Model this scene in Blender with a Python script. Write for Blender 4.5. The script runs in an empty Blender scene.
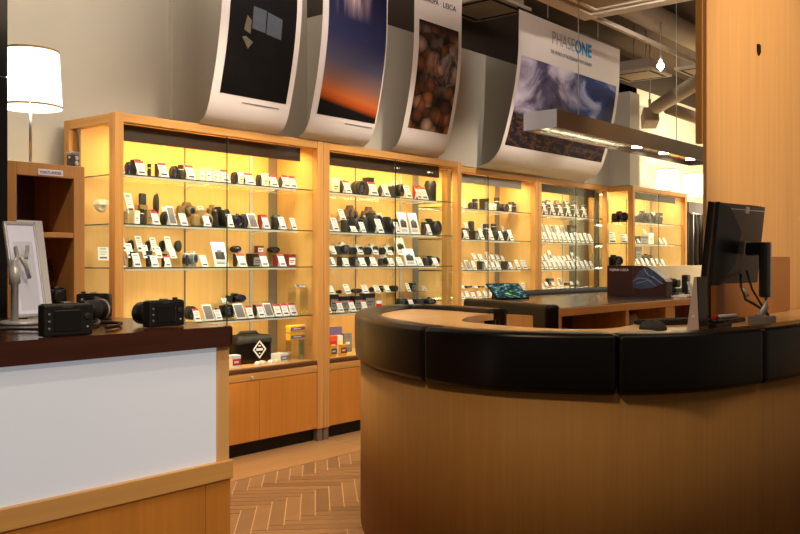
import bpy, bmesh, math, random
from mathutils import Vector, Matrix
random.seed(7)
SC = bpy.context.scene
COL = SC.collection
PI = math.pi
# ------------------------------------------------------------------ camera model (x along the cabinet run, y into the cabinet wall)
FPX, HOR, HC = 900.0, 262.0, 1.4
AY = math.atan(745 / 900)
S_, C_ = math.sin(AY), math.cos(AY)
def on_v(px, v):                     # point on the plane y = v seen in column px -> (u, depth)
    t = (px - 400) / FPX; d = v / (S_ - C_ * t)
    return d * (C_ + S_ * t), d
def z_at(py, d): return HC - (py - HOR) * d / FPX
cam_d = bpy.data.cameras.new('camera'); cam = bpy.data.objects.new('camera', cam_d); COL.objects.link(cam)
cam.location = (0, 0, HC); cam.rotation_euler = (PI / 2, 0, AY - PI / 2)
cam_d.sensor_width = 36; cam_d.lens = FPX / 800 * 36; cam_d.shift_y = -5 / 800; cam_d.clip_start = .05
SC.camera = cam
SC.view_settings.view_transform = 'Standard'
SC.view_settings.look = 'None'
SC.view_settings.exposure = 0.68

# ------------------------------------------------------------------ materials
def lin(c):
    return tuple(((x / 255) / 12.92 if x / 255 <= .04045 else ((x / 255 + .055) / 1.055) ** 2.4) for x in c) + (1,)
def base_mat(name):
    m = bpy.data.materials.new(name); m.use_nodes = True
    return m, m.node_tree.nodes, m.node_tree.links, m.node_tree.nodes['Principled BSDF']
def plain(name, rgb, rough=.5, metal=0., noise=.06, spec=.5, emit=0., emit_rgb=None, nscale=12):
    m, N, L, b = base_mat(name)
    b.inputs['Roughness'].default_value = rough; b.inputs['Metallic'].default_value = metal
    b.inputs['Specular IOR Level'].default_value = spec
    c = lin(rgb)
    tc = N.new('ShaderNodeTexCoord'); n = N.new('ShaderNodeTexNoise'); n.inputs['Scale'].default_value = nscale
    L.new(tc.outputs['Object'], n.inputs['Vector'])
    r = N.new('ShaderNodeValToRGB')
    r.color_ramp.elements[0].color = tuple(x * (1 - noise) for x in c[:3]) + (1,)
    r.color_ramp.elements[1].color = tuple(min(1, x * (1 + noise)) for x in c[:3]) + (1,)
    L.new(n.outputs['Fac'], r.inputs['Fac']); L.new(r.outputs['Color'], b.inputs['Base Color'])
    if emit:
        b.inputs['Emission Color'].default_value = lin(emit_rgb or rgb); b.inputs['Emission Strength'].default_value = emit
    return m
def wood(name, rgb, axis='z', rough=.38, var=.16, spec=.35, scale=26):
    m, N, L, b = base_mat(name)
    b.inputs['Roughness'].default_value = rough; b.inputs['Specular IOR Level'].default_value = spec
    c = lin(rgb)
    tc = N.new('ShaderNodeTexCoord'); mp = N.new('ShaderNodeMapping')
    s = [scale] * 3; s['xyz'.index(axis)] = scale * .035
    mp.inputs['Scale'].default_value = s
    geo = N.new('ShaderNodeNewGeometry')
    L.new(geo.outputs['Position'], mp.inputs['Vector'])
    n = N.new('ShaderNodeTexNoise'); n.inputs['Scale'].default_value = 1.6; n.inputs['Detail'].default_value = 5
    n2 = N.new('ShaderNodeTexNoise'); n2.inputs['Scale'].default_value = .35
    L.new(mp.outputs['Vector'], n.inputs['Vector']); L.new(mp.outputs['Vector'], n2.inputs['Vector'])
    mx = N.new('ShaderNodeMath'); mx.operation = 'MULTIPLY_ADD'; mx.inputs[1].default_value = .55
    mul = N.new('ShaderNodeMath'); mul.operation = 'MULTIPLY'; mul.inputs[1].default_value = .45
    L.new(n2.outputs['Fac'], mul.inputs[0])
    L.new(n.outputs['Fac'], mx.inputs[0]); L.new(mul.outputs[0], mx.inputs[2])
    r = N.new('ShaderNodeValToRGB'); r.color_ramp.elements[0].position = .3; r.color_ramp.elements[1].position = .7
    r.color_ramp.elements[0].color = tuple(x * (1 - var * 1.3) for x in c[:3]) + (1,)
    r.color_ramp.elements[1].color = tuple(min(1, x * (1 + var)) for x in c[:3]) + (1,)
    L.new(mx.outputs[0], r.inputs['Fac']); L.new(r.outputs['Color'], b.inputs['Base Color'])
    return m
def glassy(name, tint=(.93, .97, .95), gloss=.35, rough=.02):
    m = bpy.data.materials.new(name); m.use_nodes = True
    N, L = m.node_tree.nodes, m.node_tree.links; N.clear()
    o = N.new('ShaderNodeOutputMaterial'); t = N.new('ShaderNodeBsdfTransparent'); g = N.new('ShaderNodeBsdfGlossy')
    t.inputs['Color'].default_value = tint + (1,); g.inputs['Roughness'].default_value = rough
    g.inputs['Color'].default_value = (1, 1, 1, 1)
    lw = N.new('ShaderNodeFresnel'); lw.inputs['IOR'].default_value = 1.45
    mu = N.new('ShaderNodeMath'); mu.operation = 'MULTIPLY'; mu.inputs[1].default_value = gloss
    mx = N.new('ShaderNodeMixShader')
    L.new(lw.outputs[0], mu.inputs[0]); L.new(mu.outputs[0], mx.inputs[0]); L.new(t.outputs[0], mx.inputs[1]); L.new(g.outputs[0], mx.inputs[2])
    L.new(mx.outputs[0], o.inputs[0])
    return m
def glow(name, rgb, s):
    m = bpy.data.materials.new(name); m.use_nodes = True
    N, L = m.node_tree.nodes, m.node_tree.links; N.clear()
    o = N.new('ShaderNodeOutputMaterial'); e = N.new('ShaderNodeEmission')
    e.inputs['Color'].default_value = lin(rgb); e.inputs['Strength'].default_value = s
    L.new(e.outputs[0], o.inputs[0]); return m

M = {}
M['woodv'] = wood('honey_wood_vertical', (206, 152, 84), 'z')
M['woodh'] = wood('honey_wood_horizontal', (206, 152, 84), 'x')
M['woody'] = wood('honey_wood_depth', (206, 152, 84), 'y')
M['backwood'] = wood('cabinet_back_wood', (222, 172, 104), 'z', rough=.6, var=.08)
M['doorwood'] = wood('cabinet_door_wood', (204, 136, 58), 'z', var=.1)
M['palewood'] = wood('pale_maple', (222, 178, 118), 'z', var=.08)
M['palewoodh'] = wood('pale_maple_horizontal', (214, 164, 98), 'x', var=.1)
M['deskwood'] = wood('desk_maple', (206, 164, 112), 'x', rough=.25, var=.08)
M['drumwood'] = wood('counter_veneer', (158, 116, 62), 'z', rough=.58, var=.09, scale=40, spec=.2)
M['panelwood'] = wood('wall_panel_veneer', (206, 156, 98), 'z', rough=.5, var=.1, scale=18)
M['shadewood'] = wood('shaded_panel_veneer', (150, 98, 52), 'z', rough=.45, var=.1, scale=18)
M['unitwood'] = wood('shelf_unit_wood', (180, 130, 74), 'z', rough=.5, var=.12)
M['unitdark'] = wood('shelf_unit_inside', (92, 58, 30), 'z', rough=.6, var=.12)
M['mahogany'] = wood('dark_mahogany', (66, 32, 22), 'x', rough=.17, var=.25)
M['kick'] = plain('kick_black', (16, 13, 12), .7)
M['foot'] = plain('post_foot', (120, 100, 84), .5)
M['black'] = plain('black_plastic', (15, 15, 17), .42, noise=.15)
M['blackgloss'] = plain('black_gloss', (10, 10, 12), .15)
M['leather'] = plain('black_leather', (5, 5, 8), .33, noise=.2, spec=.24, nscale=60)
M['counterdark'] = plain('dark_counter_top', (58, 46, 40), .22, noise=.1)
M['leatherette'] = plain('camera_leatherette', (30, 29, 30), .7, noise=.3, nscale=300)
M['silver'] = plain('silver_metal', (196, 196, 196), .35, .35)
M['steel'] = plain('brushed_steel', (170, 168, 165), .35, .9)
M['grey'] = plain('grey_plastic', (120, 120, 122), .5)
M['greypost'] = plain('grey_corner_post', (128, 116, 104), .6)
M['lensglass'] = plain('lens_glass', (30, 34, 60), .05, spec=.9)
M['white'] = plain('white_paper', (222, 222, 226), .7, noise=.02)
M['cream'] = plain('cream_card', (224, 206, 168), .7, noise=.04)
M['ink'] = plain('grey_ink', (120, 116, 120), .7)
M['inkdark'] = plain('dark_ink', (54, 50, 52), .7)
M['red'] = plain('maroon_card', (120, 26, 36), .5)
M['redhead'] = plain('red_print', (176, 44, 58), .6)
M['brightred'] = plain('bright_red', (196, 26, 30), .4)
M['olive'] = plain('olive_leather', (124, 100, 60), .55, noise=.12)
M['brown'] = plain('brown_leather', (104, 72, 44), .5, noise=.15)
M['greycard'] = plain('grey_card', (112, 106, 108), .5, noise=.2, nscale=90)
M['yellow'] = plain('yellow_card', (232, 176, 40), .5)
M['purple'] = plain('purple_card', (112, 88, 150), .5)
M['green'] = plain('pale_green', (150, 176, 140), .5)
M['orange'] = plain('orange_red_card', (216, 84, 44), .5)
M['blue'] = plain('blue_print', (0, 128, 190), .5)
M['dimwindow'] = plain('pale_window_print', (66, 72, 82), .6, noise=.3, nscale=20); M['dimcloth'] = plain('pale_cloth_print', (92, 82, 62), .6, noise=.4, nscale=30)
M['fold'] = plain('light_slate_cloth', (128, 150, 182), .5)
M['slate'] = plain('slate_blue_cloth', (52, 72, 108), .4, noise=.6, nscale=14)
M['maroonbox'] = plain('dark_maroon_card', (44, 8, 18), .5, noise=.25, nscale=8)
M['glass'] = glassy('clear_glass', (.97, .99, .98), .11)
M['shelfglass'] = glassy('shelf_glass', (.86, .93, .88), .5)
M['glassedge'] = plain('glass_edge_green', (40, 60, 50), .2)
M['acrylic'] = glassy('clear_acrylic', (.95, .95, .93), .25)
M['ledbar'] = plain('shelf_rail', (225, 220, 205), .35, .2, emit=.1, emit_rgb=(255, 240, 215))
M['valance'] = plain('valance_dark', (66, 46, 30), .5)
M['valgrey'] = plain('valance_grey', (150, 140, 128), .45)
M['wallpaint'] = plain('grey_beige_paint', (186, 180, 164), .85, noise=.02, nscale=3)
M['wallwhite'] = plain('warm_white_paint', (224, 214, 190), .85, noise=.02, nscale=3)
M['ceil'] = plain('dark_ceiling', (92, 76, 64), .9, noise=.12, nscale=2)
M['beam'] = plain('dark_beam', (70, 58, 48), .9, noise=.1)
M['ceilframe'] = plain('beige_ceiling_frame', (206, 192, 172), .7)
M['ceilpanel'] = plain('tan_ceiling_panel', (150, 126, 96), .6)
M['duct'] = plain('duct_grey', (168, 152, 134), .6, noise=.08)
M['acwhite'] = plain('ac_white', (196, 180, 160), .6)
M['banner'] = plain('banner_vinyl', (214, 204, 196), .55, noise=.03, nscale=4)
M['bardark'] = plain('light_bar_bronze', (104, 82, 58), .4, .3)
M['barend'] = plain('light_bar_grey', (150, 150, 154), .5)
M['chrome'] = plain('chrome_louvre', (220, 220, 215), .12, 1.)
M['lit'] = glow('lamp_warm_white', (255, 240, 215), 14)
M['shade'] = glow('lamp_shade_glow', (255, 246, 226), 2.4)
M['shade2'] = glow('far_lamp_shade_glow', (255, 244, 216), 1.9)
M['shadetrim'] = plain('shade_trim', (190, 150, 84), .6)
M['plankA'] = wood('floor_plank_tan', (142, 108, 76), 'x', rough=.34, var=.12)
M['plankB'] = wood('floor_plank_brown', (128, 96, 66), 'y', rough=.36, var=.12)
M['plankC'] = wood('floor_plank_light', (152, 116, 80), 'x', rough=.34, var=.12)
M['border'] = wood('floor_border_plank', (170, 128, 84), 'x', rough=.3, var=.12)
M['grout'] = plain('floor_joint', (206, 172, 128), .6)
M['panelwhite'] = plain('backlit_white_panel', (206, 212, 222), .3, noise=.01, emit=.2, emit_rgb=(208, 214, 226))
M['lavender'] = plain('lavender_sheet', (218, 218, 234), .4, emit=.12)  # low self-glow put into the material for a bright translucent look
M['pale'] = plain('pale_laminate', (206, 194, 172), .5)
M['rackdark'] = plain('strap_dark', (34, 28, 26), .7, noise=.4, nscale=20)
M['monback'] = plain('monitor_back_taupe', (82, 68, 58), .3, noise=.08)
M['monblack'] = plain('monitor_black', (10, 11, 16), .3)
M['cable'] = plain('black_cable', (16, 15, 15), .5)
M['signwhite'] = plain('sign_side_grey', (190, 178, 180), .5)

def uvmat(name, build):
    m, N, L, b = base_mat(name); b.inputs['Roughness'].default_value = .6; b.inputs['Specular IOR Level'].default_value = .15
    uv = N.new('ShaderNodeUVMap'); uv.uv_map = 'UVMap'
    sep = N.new('ShaderNodeSeparateXYZ'); L.new(uv.outputs[0], sep.inputs[0])
    c = build(N, L, uv.outputs[0], sep)
    L.new(c, b.inputs['Base Color']); return m
def ramp(N, L, fac, stops):
    r = N.new('ShaderNodeValToRGB'); e = r.color_ramp.elements
    while len(e) < len(stops): e.new(.5)
    for k, (p, c) in enumerate(stops):
        e[k].position = p; e[k].color = lin(c)
    L.new(fac, r.inputs['Fac']); return r.outputs['Color']
def noise(N, L, vec, sx, sy, scale=1., detail=4, rot=0, dist=0):
    mp = N.new('ShaderNodeMapping'); mp.inputs['Scale'].default_value = (sx, sy, 1); mp.inputs['Rotation'].default_value = (0, 0, rot)
    L.new(vec, mp.inputs['Vector']); n = N.new('ShaderNodeTexNoise')
    n.inputs['Scale'].default_value = scale; n.inputs['Detail'].default_value = detail; n.inputs['Distortion'].default_value = dist
    L.new(mp.outputs[0], n.inputs['Vector']); return n.outputs['Fac']
def mixc(N, L, fac, a, b, mode='MIX'):
    x = N.new('ShaderNodeMix'); x.data_type = 'RGBA'; x.blend_type = mode
    if isinstance(fac, float): x.inputs[0].default_value = fac
    else: L.new(fac, x.inputs[0])
    L.new(a, x.inputs[6]); L.new(b, x.inputs[7]); return x.outputs[2]
def maprange(N, L, v, a, b):
    r = N.new('ShaderNodeMapRange'); r.inputs[1].default_value = a; r.inputs[2].default_value = b; L.new(v, r.inputs[0]); return r.outputs[0]
def mth(N, L, op, a, b):
    x = N.new('ShaderNodeMath'); x.operation = op
    for k, v in enumerate((a, b)):
        if isinstance(v, (int, float)): x.inputs[k].default_value = v
        else: L.new(v, x.inputs[k])
    return x.outputs[0]
def ph_dark(N, L, uv, sep):
    f = noise(N, L, uv, 3, 4, 1.2)
    base = ramp(N, L, f, [(.35, (4, 3, 3)), (.75, (16, 12, 11))])
    top = ramp(N, L, f, [(.3, (20, 15, 14)), (.7, (60, 48, 44))])
    return mixc(N, L, maprange(N, L, sep.outputs[1], .72, 1.05), base, top)
def ph_sunset(N, L, uv, sep):
    w = mth(N, L, 'ADD', sep.outputs[1], mth(N, L, 'MULTIPLY', sep.outputs[0], .07))
    sky = ramp(N, L, w, [(0, (6, 5, 7)), (.10, (12, 8, 9)), (.135, (158, 66, 16)), (.18, (176, 92, 40)), (.27, (124, 86, 72)), (.4, (74, 70, 88)), (.58, (42, 44, 78)), (1, (18, 18, 44))])
    streak = maprange(N, L, noise(N, L, uv, 8, 1.1, 1, 3), .42, .62)
    xs = mth(N, L, 'SUBTRACT', 1.0, mth(N, L, 'MULTIPLY', mth(N, L, 'ABSOLUTE', mth(N, L, 'SUBTRACT', sep.outputs[0], .42), 0), 3.0))
    topm = maprange(N, L, sep.outputs[1], .68, .86)
    fac = mth(N, L, 'MULTIPLY', mth(N, L, 'MULTIPLY', streak, topm), mth(N, L, 'MAXIMUM', xs, 0))
    light = ramp(N, L, fac, [(0, (200, 170, 176)), (1, (250, 214, 206))])
    return mixc(N, L, fac, sky, light)
def ph_logs(N, L, uv, sep):
    mp = N.new('ShaderNodeMapping'); mp.inputs['Scale'].default_value = (5, 9, 1); mp.inputs['Rotation'].default_value = (0, 0, .35); L.new(uv, mp.inputs['Vector'])
    v = N.new('ShaderNodeTexVoronoi'); v.inputs['Scale'].default_value = 1.; L.new(mp.outputs[0], v.inputs['Vector'])
    sepc = N.new('ShaderNodeSeparateColor'); L.new(v.outputs['Color'], sepc.inputs[0])
    warm = ramp(N, L, sepc.outputs[0], [(0, (60, 34, 22)), (.4, (124, 74, 44)), (.75, (176, 108, 60)), (1, (176, 152, 138))])
    shade = ramp(N, L, v.outputs['Distance'], [(0, (255, 255, 255)), (.45, (190, 180, 176)), (.85, (20, 16, 16))])
    body = mixc(N, L, 1.0, warm, shade, 'MULTIPLY')
    sm = noise(N, L, uv, 4, 6, 1, 4, .5, 1.5)
    g = ramp(N, L, sm, [(.4, (30, 24, 24)), (.72, (190, 176, 172))])
    xs = maprange(N, L, mth(N, L, 'ABSOLUTE', mth(N, L, 'SUBTRACT', sep.outputs[1], .66), 0), .34, .0)
    xr = maprange(N, L, sep.outputs[0], .1, .7)
    out = mixc(N, L, mth(N, L, 'MULTIPLY', mth(N, L, 'MULTIPLY', xs, xr), .8), body, g)
    return mixc(N, L, maprange(N, L, sep.outputs[1], .86, .98), out, ramp(N, L, sm, [(.3, (16, 10, 8)), (.8, (60, 36, 22))]))
def ph_storm(N, L, uv, sep):
    f = noise(N, L, uv, 3.2, 2.2, 1, 6, 0, .8)
    cloud = ramp(N, L, f, [(.32, (22, 18, 36)), (.43, (84, 76, 104)), (.53, (190, 180, 200)), (.66, (240, 234, 240))])
    blue = ramp(N, L, f, [(.3, (8, 18, 50)), (.52, (26, 54, 116)), (.62, (160, 166, 196)), (.75, (200, 200, 220))])
    xfac = maprange(N, L, mth(N, L, 'ADD', sep.outputs[0], mth(N, L, 'MULTIPLY', f, .3)), .55, .8)
    sky = mixc(N, L, xfac, cloud, blue)
    c2 = noise(N, L, uv, 14, 16, 1, 3)
    city = ramp(N, L, c2, [(.4, (8, 12, 34)), (.5, (32, 22, 22)), (.57, (92, 54, 32)), (.62, (18, 16, 22)), (.72, (16, 44, 110))])
    yf = maprange(N, L, mth(N, L, 'ADD', sep.outputs[1], mth(N, L, 'MULTIPLY', sep.outputs[0], .12)), .46, .36)
    return mixc(N, L, yf, sky, city)
def ph_tablet(N, L, uv, sep):
    f = noise(N, L, uv, 6, 8, 1, 4, .4, 1)
    a = ramp(N, L, f, [(.42, (8, 14, 16)), (.56, (24, 62, 66)), (.68, (110, 160, 170))])
    g = ramp(N, L, f, [(.42, (8, 14, 10)), (.58, (40, 92, 34)), (.7, (150, 190, 90))])
    d = mth(N, L, 'ADD', mth(N, L, 'ABSOLUTE', mth(N, L, 'SUBTRACT', sep.outputs[0], .55), 0), mth(N, L, 'ABSOLUTE', mth(N, L, 'SUBTRACT', sep.outputs[1], .3), 0))
    return mixc(N, L, maprange(N, L, d, .32, .1), a, g)
def ph_red(N, L, uv, sep):
    f = noise(N, L, uv, 3, 4, 1.4, 4, .4, 2)
    return ramp(N, L, f, [(.4, (22, 8, 8)), (.58, (84, 22, 20)), (.72, (150, 60, 44))])
M['ph_dark'] = uvmat('photo_dark_room', ph_dark); M['ph_sunset'] = uvmat('photo_sunset', ph_sunset)
M['ph_logs'] = uvmat('photo_brown_forms', ph_logs); M['ph_storm'] = uvmat('photo_storm', ph_storm)
M['ph_tablet'] = uvmat('tablet_picture', ph_tablet); M['ph_red'] = uvmat('dark_red_picture', ph_red)
tb = M['ph_tablet'].node_tree
tb.links.new(tb.nodes['Principled BSDF'].inputs['Base Color'].links[0].from_socket, tb.nodes['Principled BSDF'].inputs['Emission Color'])
tb.nodes['Principled BSDF'].inputs['Emission Strength'].default_value = .8

# ------------------------------------------------------------------ mesh helpers
class MB:
    def __init__(self): self.bm = bmesh.new(); self.mi = 0
    def _tag(self, faces):
        for f in faces: f.material_index = self.mi
    def box(self, lo, hi, bevel=0, seg=2, rot=None, about=None, mi=None):
        if mi is not None: self.mi = mi
        r = bmesh.ops.create_cube(self.bm, size=1)
        vs = r['verts']
        for v in vs:
            v.co = Vector([lo[i] + (v.co[i] + .5) * (hi[i] - lo[i]) for i in range(3)])
        fs = list({f for v in vs for f in v.link_faces}); self._tag(fs)
        if rot is not None:
            c = Vector(about) if about else Vector([(lo[i] + hi[i]) / 2 for i in range(3)])
            for v in vs: v.co = c + rot @ (v.co - c)
        if bevel:
            es = list({e for v in vs for e in v.link_edges})
            r2 = bmesh.ops.bevel(self.bm, geom=es, offset=bevel, segments=seg, profile=.5, affect='EDGES')
            self._tag(r2['faces'])
        return self
    def prism(self, pts, a, b, axis='z', mi=None):        # polygon extruded along an axis; pts are the other two coordinates
        if mi is not None: self.mi = mi
        def P(p, t):
            return {'z': (p[0], p[1], t), 'y': (p[0], t, p[1]), 'x': (t, p[0], p[1])}[axis]
        lo = [self.bm.verts.new(P(p, a)) for p in pts]; hi = [self.bm.verts.new(P(p, b)) for p in pts]
        fs = [self.bm.faces.new(lo), self.bm.faces.new(hi)]
        n = len(pts)
        for i in range(n): fs.append(self.bm.faces.new((lo[i], lo[(i + 1) % n], hi[(i + 1) % n], hi[i])))
        self._tag(fs); return self
    def lathe(self, prof, c=(0, 0, 0), axis='z', seg=24, mi=None, cap=True):
        if mi is not None: self.mi = mi
        rings = []
        for r, h in prof:
            ring = []
            for k in range(seg):
                a = 2 * PI * k / seg; x, y = r * math.cos(a), r * math.sin(a)
                p = {'z': (x, y, h), 'y': (x, h, y), 'x': (h, x, y)}[axis]
                ring.append(self.bm.verts.new((c[0] + p[0], c[1] + p[1], c[2] + p[2])))
            rings.append(ring)
        fs = []
        for a, b in zip(rings, rings[1:]):
            for k in range(seg):
                f = self.bm.faces.new((a[k], a[(k + 1) % seg], b[(k + 1) % seg], b[k])); f.smooth = True; fs.append(f)
        if cap:
            fs.append(self.bm.faces.new(rings[0])); fs.append(self.bm.faces.new(rings[-1]))
        self._tag(fs); return self
    def tube(self, pts, r, seg=8, mi=None):
        if mi is not None: self.mi = mi
        pts = [Vector(p) for p in pts]; rings = []
        for i, p in enumerate(pts):
            t = (pts[min(i + 1, len(pts) - 1)] - pts[max(i - 1, 0)]).normalized()
            up = Vector((0, 0, 1)) if abs(t.z) < .9 else Vector((1, 0, 0))
            a = t.cross(up).normalized(); b = t.cross(a)
            rr = r[i] if isinstance(r, (list, tuple)) else r
            rings.append([self.bm.verts.new(p + rr * (math.cos(2 * PI * k / seg) * a + math.sin(2 * PI * k / seg) * b)) for k in range(seg)])
        fs = []
        for a, b in zip(rings, rings[1:]):
            for k in range(seg):
                f = self.bm.faces.new((a[k], a[(k + 1) % seg], b[(k + 1) % seg], b[k])); f.smooth = True; fs.append(f)
        fs.append(self.bm.faces.new(rings[0])); fs.append(self.bm.faces.new(rings[-1]))
        self._tag(fs); return self
    def quad(self, pts, mi=None, uv=None):
        if mi is not None: self.mi = mi
        f = self.bm.faces.new([self.bm.verts.new(p) for p in pts]); self._tag([f])
        if uv:
            l = self.bm.loops.layers.uv.get('UVMap') or self.bm.loops.layers.uv.new('UVMap')
            for lp, c in zip(f.loops, uv): lp[l].uv = c
        return self
    def sheet(self, rows, uvs=None, mi=None, smooth=True):   # grid of points
        if mi is not None: self.mi = mi
        g = [[self.bm.verts.new(p) for p in r] for r in rows]
        l = None
        if uvs: l = self.bm.loops.layers.uv.get('UVMap') or self.bm.loops.layers.uv.new('UVMap')
        for i in range(len(g) - 1):
            for j in range(len(g[0]) - 1):
                idx = ((i, j), (i, j + 1), (i + 1, j + 1), (i + 1, j))
                f = self.bm.faces.new([g[a][b] for a, b in idx]); f.smooth = smooth; f.material_index = self.mi
                if uvs:
                    for lp, (a, b) in zip(f.loops, idx): lp[l].uv = uvs[a][b]
        return self
    def build(self, name, mats, parent=None, loc=None, normals=True):
        if normals: bmesh.ops.recalc_face_normals(self.bm, faces=self.bm.faces)
        me = bpy.data.meshes.new(name); self.bm.to_mesh(me); self.bm.free()
        for m in (mats if isinstance(mats, (list, tuple)) else [mats]): me.materials.append(M[m] if isinstance(m, str) else m)
        o = bpy.data.objects.new(name, me); COL.objects.link(o)
        if parent: o.parent = parent
        if loc: o.location = loc
        return o
def tag(o, label, cat, group=None, kind=None):
    if label: o['label'] = label
    if cat: o['category'] = cat
    if group: o['group'] = group
    if kind: o['kind'] = kind
    return o
def thing(name, label, cat, loc=(0, 0, 0), rz=0, group=None):
    o = bpy.data.objects.new(name, None); COL.objects.link(o); o.location = loc; o.rotation_euler = (0, 0, rz); o.empty_display_size = .1
    return tag(o, label, cat, group)
def struct(name, mb, mats, label=None):
    o = mb.build(name, mats); o['kind'] = 'structure'
    if label: o['label'] = label
    return o
def box1(name, lo, hi, mat, parent=None, bevel=0):
    return MB().box(lo, hi, bevel).build(name, mat, parent)
def copy_tree(o, parent=None):
    c = o.copy(); COL.objects.link(c); c.parent = parent
    for ch in o.children: copy_tree(ch, c)
    return c
def lettering(text, size, mat, parent, loc, rot, weight=0., align='LEFT', name='lettering', width=None):
    cu = bpy.data.curves.new(name, 'FONT'); cu.body = text; cu.size = size; cu.offset = weight; cu.align_x = align; cu.extrude = .0006; cu.resolution_u = 3
    t = bpy.data.objects.new(name, cu); COL.objects.link(t)
    bpy.context.view_layer.update()
    me = bpy.data.meshes.new_from_object(t.evaluated_get(bpy.context.evaluated_depsgraph_get()))
    bpy.data.objects.remove(t); me.materials.clear(); me.materials.append(M[mat]); me.name = name
    if width:
        xs = [v.co.x for v in me.vertices]; k = width / (max(xs) - min(xs))
        for v in me.vertices: v.co.x *= k
    o = bpy.data.objects.new(name, me); COL.objects.link(o); o.parent = parent; o.location = loc; o.rotation_euler = rot
    return o
def area(name, loc, target, sx, sy, power, rgb, spread=None):
    l = bpy.data.lights.new(name, 'AREA'); l.shape = 'RECTANGLE'; l.size = sx; l.size_y = sy; l.energy = power; l.color = lin(rgb)[:3]
    if spread: l.spread = spread
    o = bpy.data.objects.new(name, l); COL.objects.link(o); o.location = loc
    o.rotation_euler = (Vector(target) - Vector(loc)).to_track_quat('-Z', 'Y').to_euler(); return o
def spot(name, loc, target, power, rgb, ang=50, blend=.6, r=.05):
    l = bpy.data.lights.new(name, 'SPOT'); l.energy = power; l.color = lin(rgb)[:3]; l.spot_size = math.radians(ang); l.spot_blend = blend; l.shadow_soft_size = r
    o = bpy.data.objects.new(name, l); COL.objects.link(o); o.location = loc
    o.rotation_euler = (Vector(target) - Vector(loc)).to_track_quat('-Z', 'Y').to_euler(); return o
def point(name, loc, power, rgb, r=.05):
    l = bpy.data.lights.new(name, 'POINT'); l.energy = power; l.color = lin(rgb)[:3]; l.shadow_soft_size = r
    o = bpy.data.objects.new(name, l); COL.objects.link(o); o.location = loc; return o

# ================================================================== SETTING
fl = MB().box((-3, -3, -.05), (15.4, 5.9, 0), mi=0)
pw, pL = .083, .498
RZ = Matrix.Rotation(-PI / 4, 3, 'Z')
def plank(x0, y0, x1, y1):
    g = .0028; c = RZ @ Vector(((x0 + x1) / 2, (y0 + y1) / 2, 0))
    if not (-.6 < c.x < 7.4 and -1. < c.y < 4.7): return
    n0 = len(fl.bm.verts)
    fl.box((x0 + g, y0 + g, -.002), (x1 - g, y1 - g, .003), mi=random.choice((1, 1, 2, 3)), rot=RZ, about=(0, 0, 0))
for a in range(-90, 110):
    for b in range(-12, 13):
        ox, oy = a * pw + b * pL, a * pw - b * pL
        plank(ox, oy, ox + pL, oy + pw)
        plank(ox + pL, oy + pw - pL, ox + pL + pw, oy + pw)
for k in range(6):
    fl.box((-.6 + k * 1.9, 4.475, 0), (-.6 + k * 1.9 + 1.897, 5.75, .005), mi=4)
struct('floor', fl, ['grout', 'plankA', 'plankB', 'plankC', 'border'])

struct('wall_back', MB().box((-3, 5.79, 0), (15.4, 5.9, 4.35)), 'wallpaint')
w = MB().box((-3, 5.61, 0), (4.07, 5.79, 4.35)); w.box((4.07, 5.56, 2.345), (5.46, 5.79, 4.35))
w.box((5.46, 5.16, 2.345), (10.33, 5.79, 3.5)); w.box((10.33, 4.88, 2.345), (10.6, 5.79, 3.5)); w.box((10.6, 5.32, 2.345), (12.4, 5.79, 3.55))
struct('wall_bulkhead', w, 'wallpaint')
struct('wall_recess', MB().box((10.6, 5.75, 0), (15.2, 5.79, 3.95)), 'wallwhite')
struct('wall_right', MB().box((15.2, -3, 0), (15.35, 5.9, 3.95)), 'wallwhite')
struct('trim_1', MB().box((5.47, 5.75, 3.5), (12.4, 5.789, 4.35)).box((12.4, 5.75, 3.951), (15.2, 5.789, 4.35)).box((15.17, -3, 3.9), (15.3, 5.78, 4.35)), 'beam')
struct('ceiling', MB().box((-3, -3, 4.35), (15.4, 5.9, 4.45)), 'ceil')
struct('wall_side', MB().box((4.4, 1.672, 0), (8.4, 1.69, 4.35)), 'panelwood')
struct('trim_2', MB().box((4.392, 1.692, 1.99), (4.43, 1.725, 4.35)), 'woodv')
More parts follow.
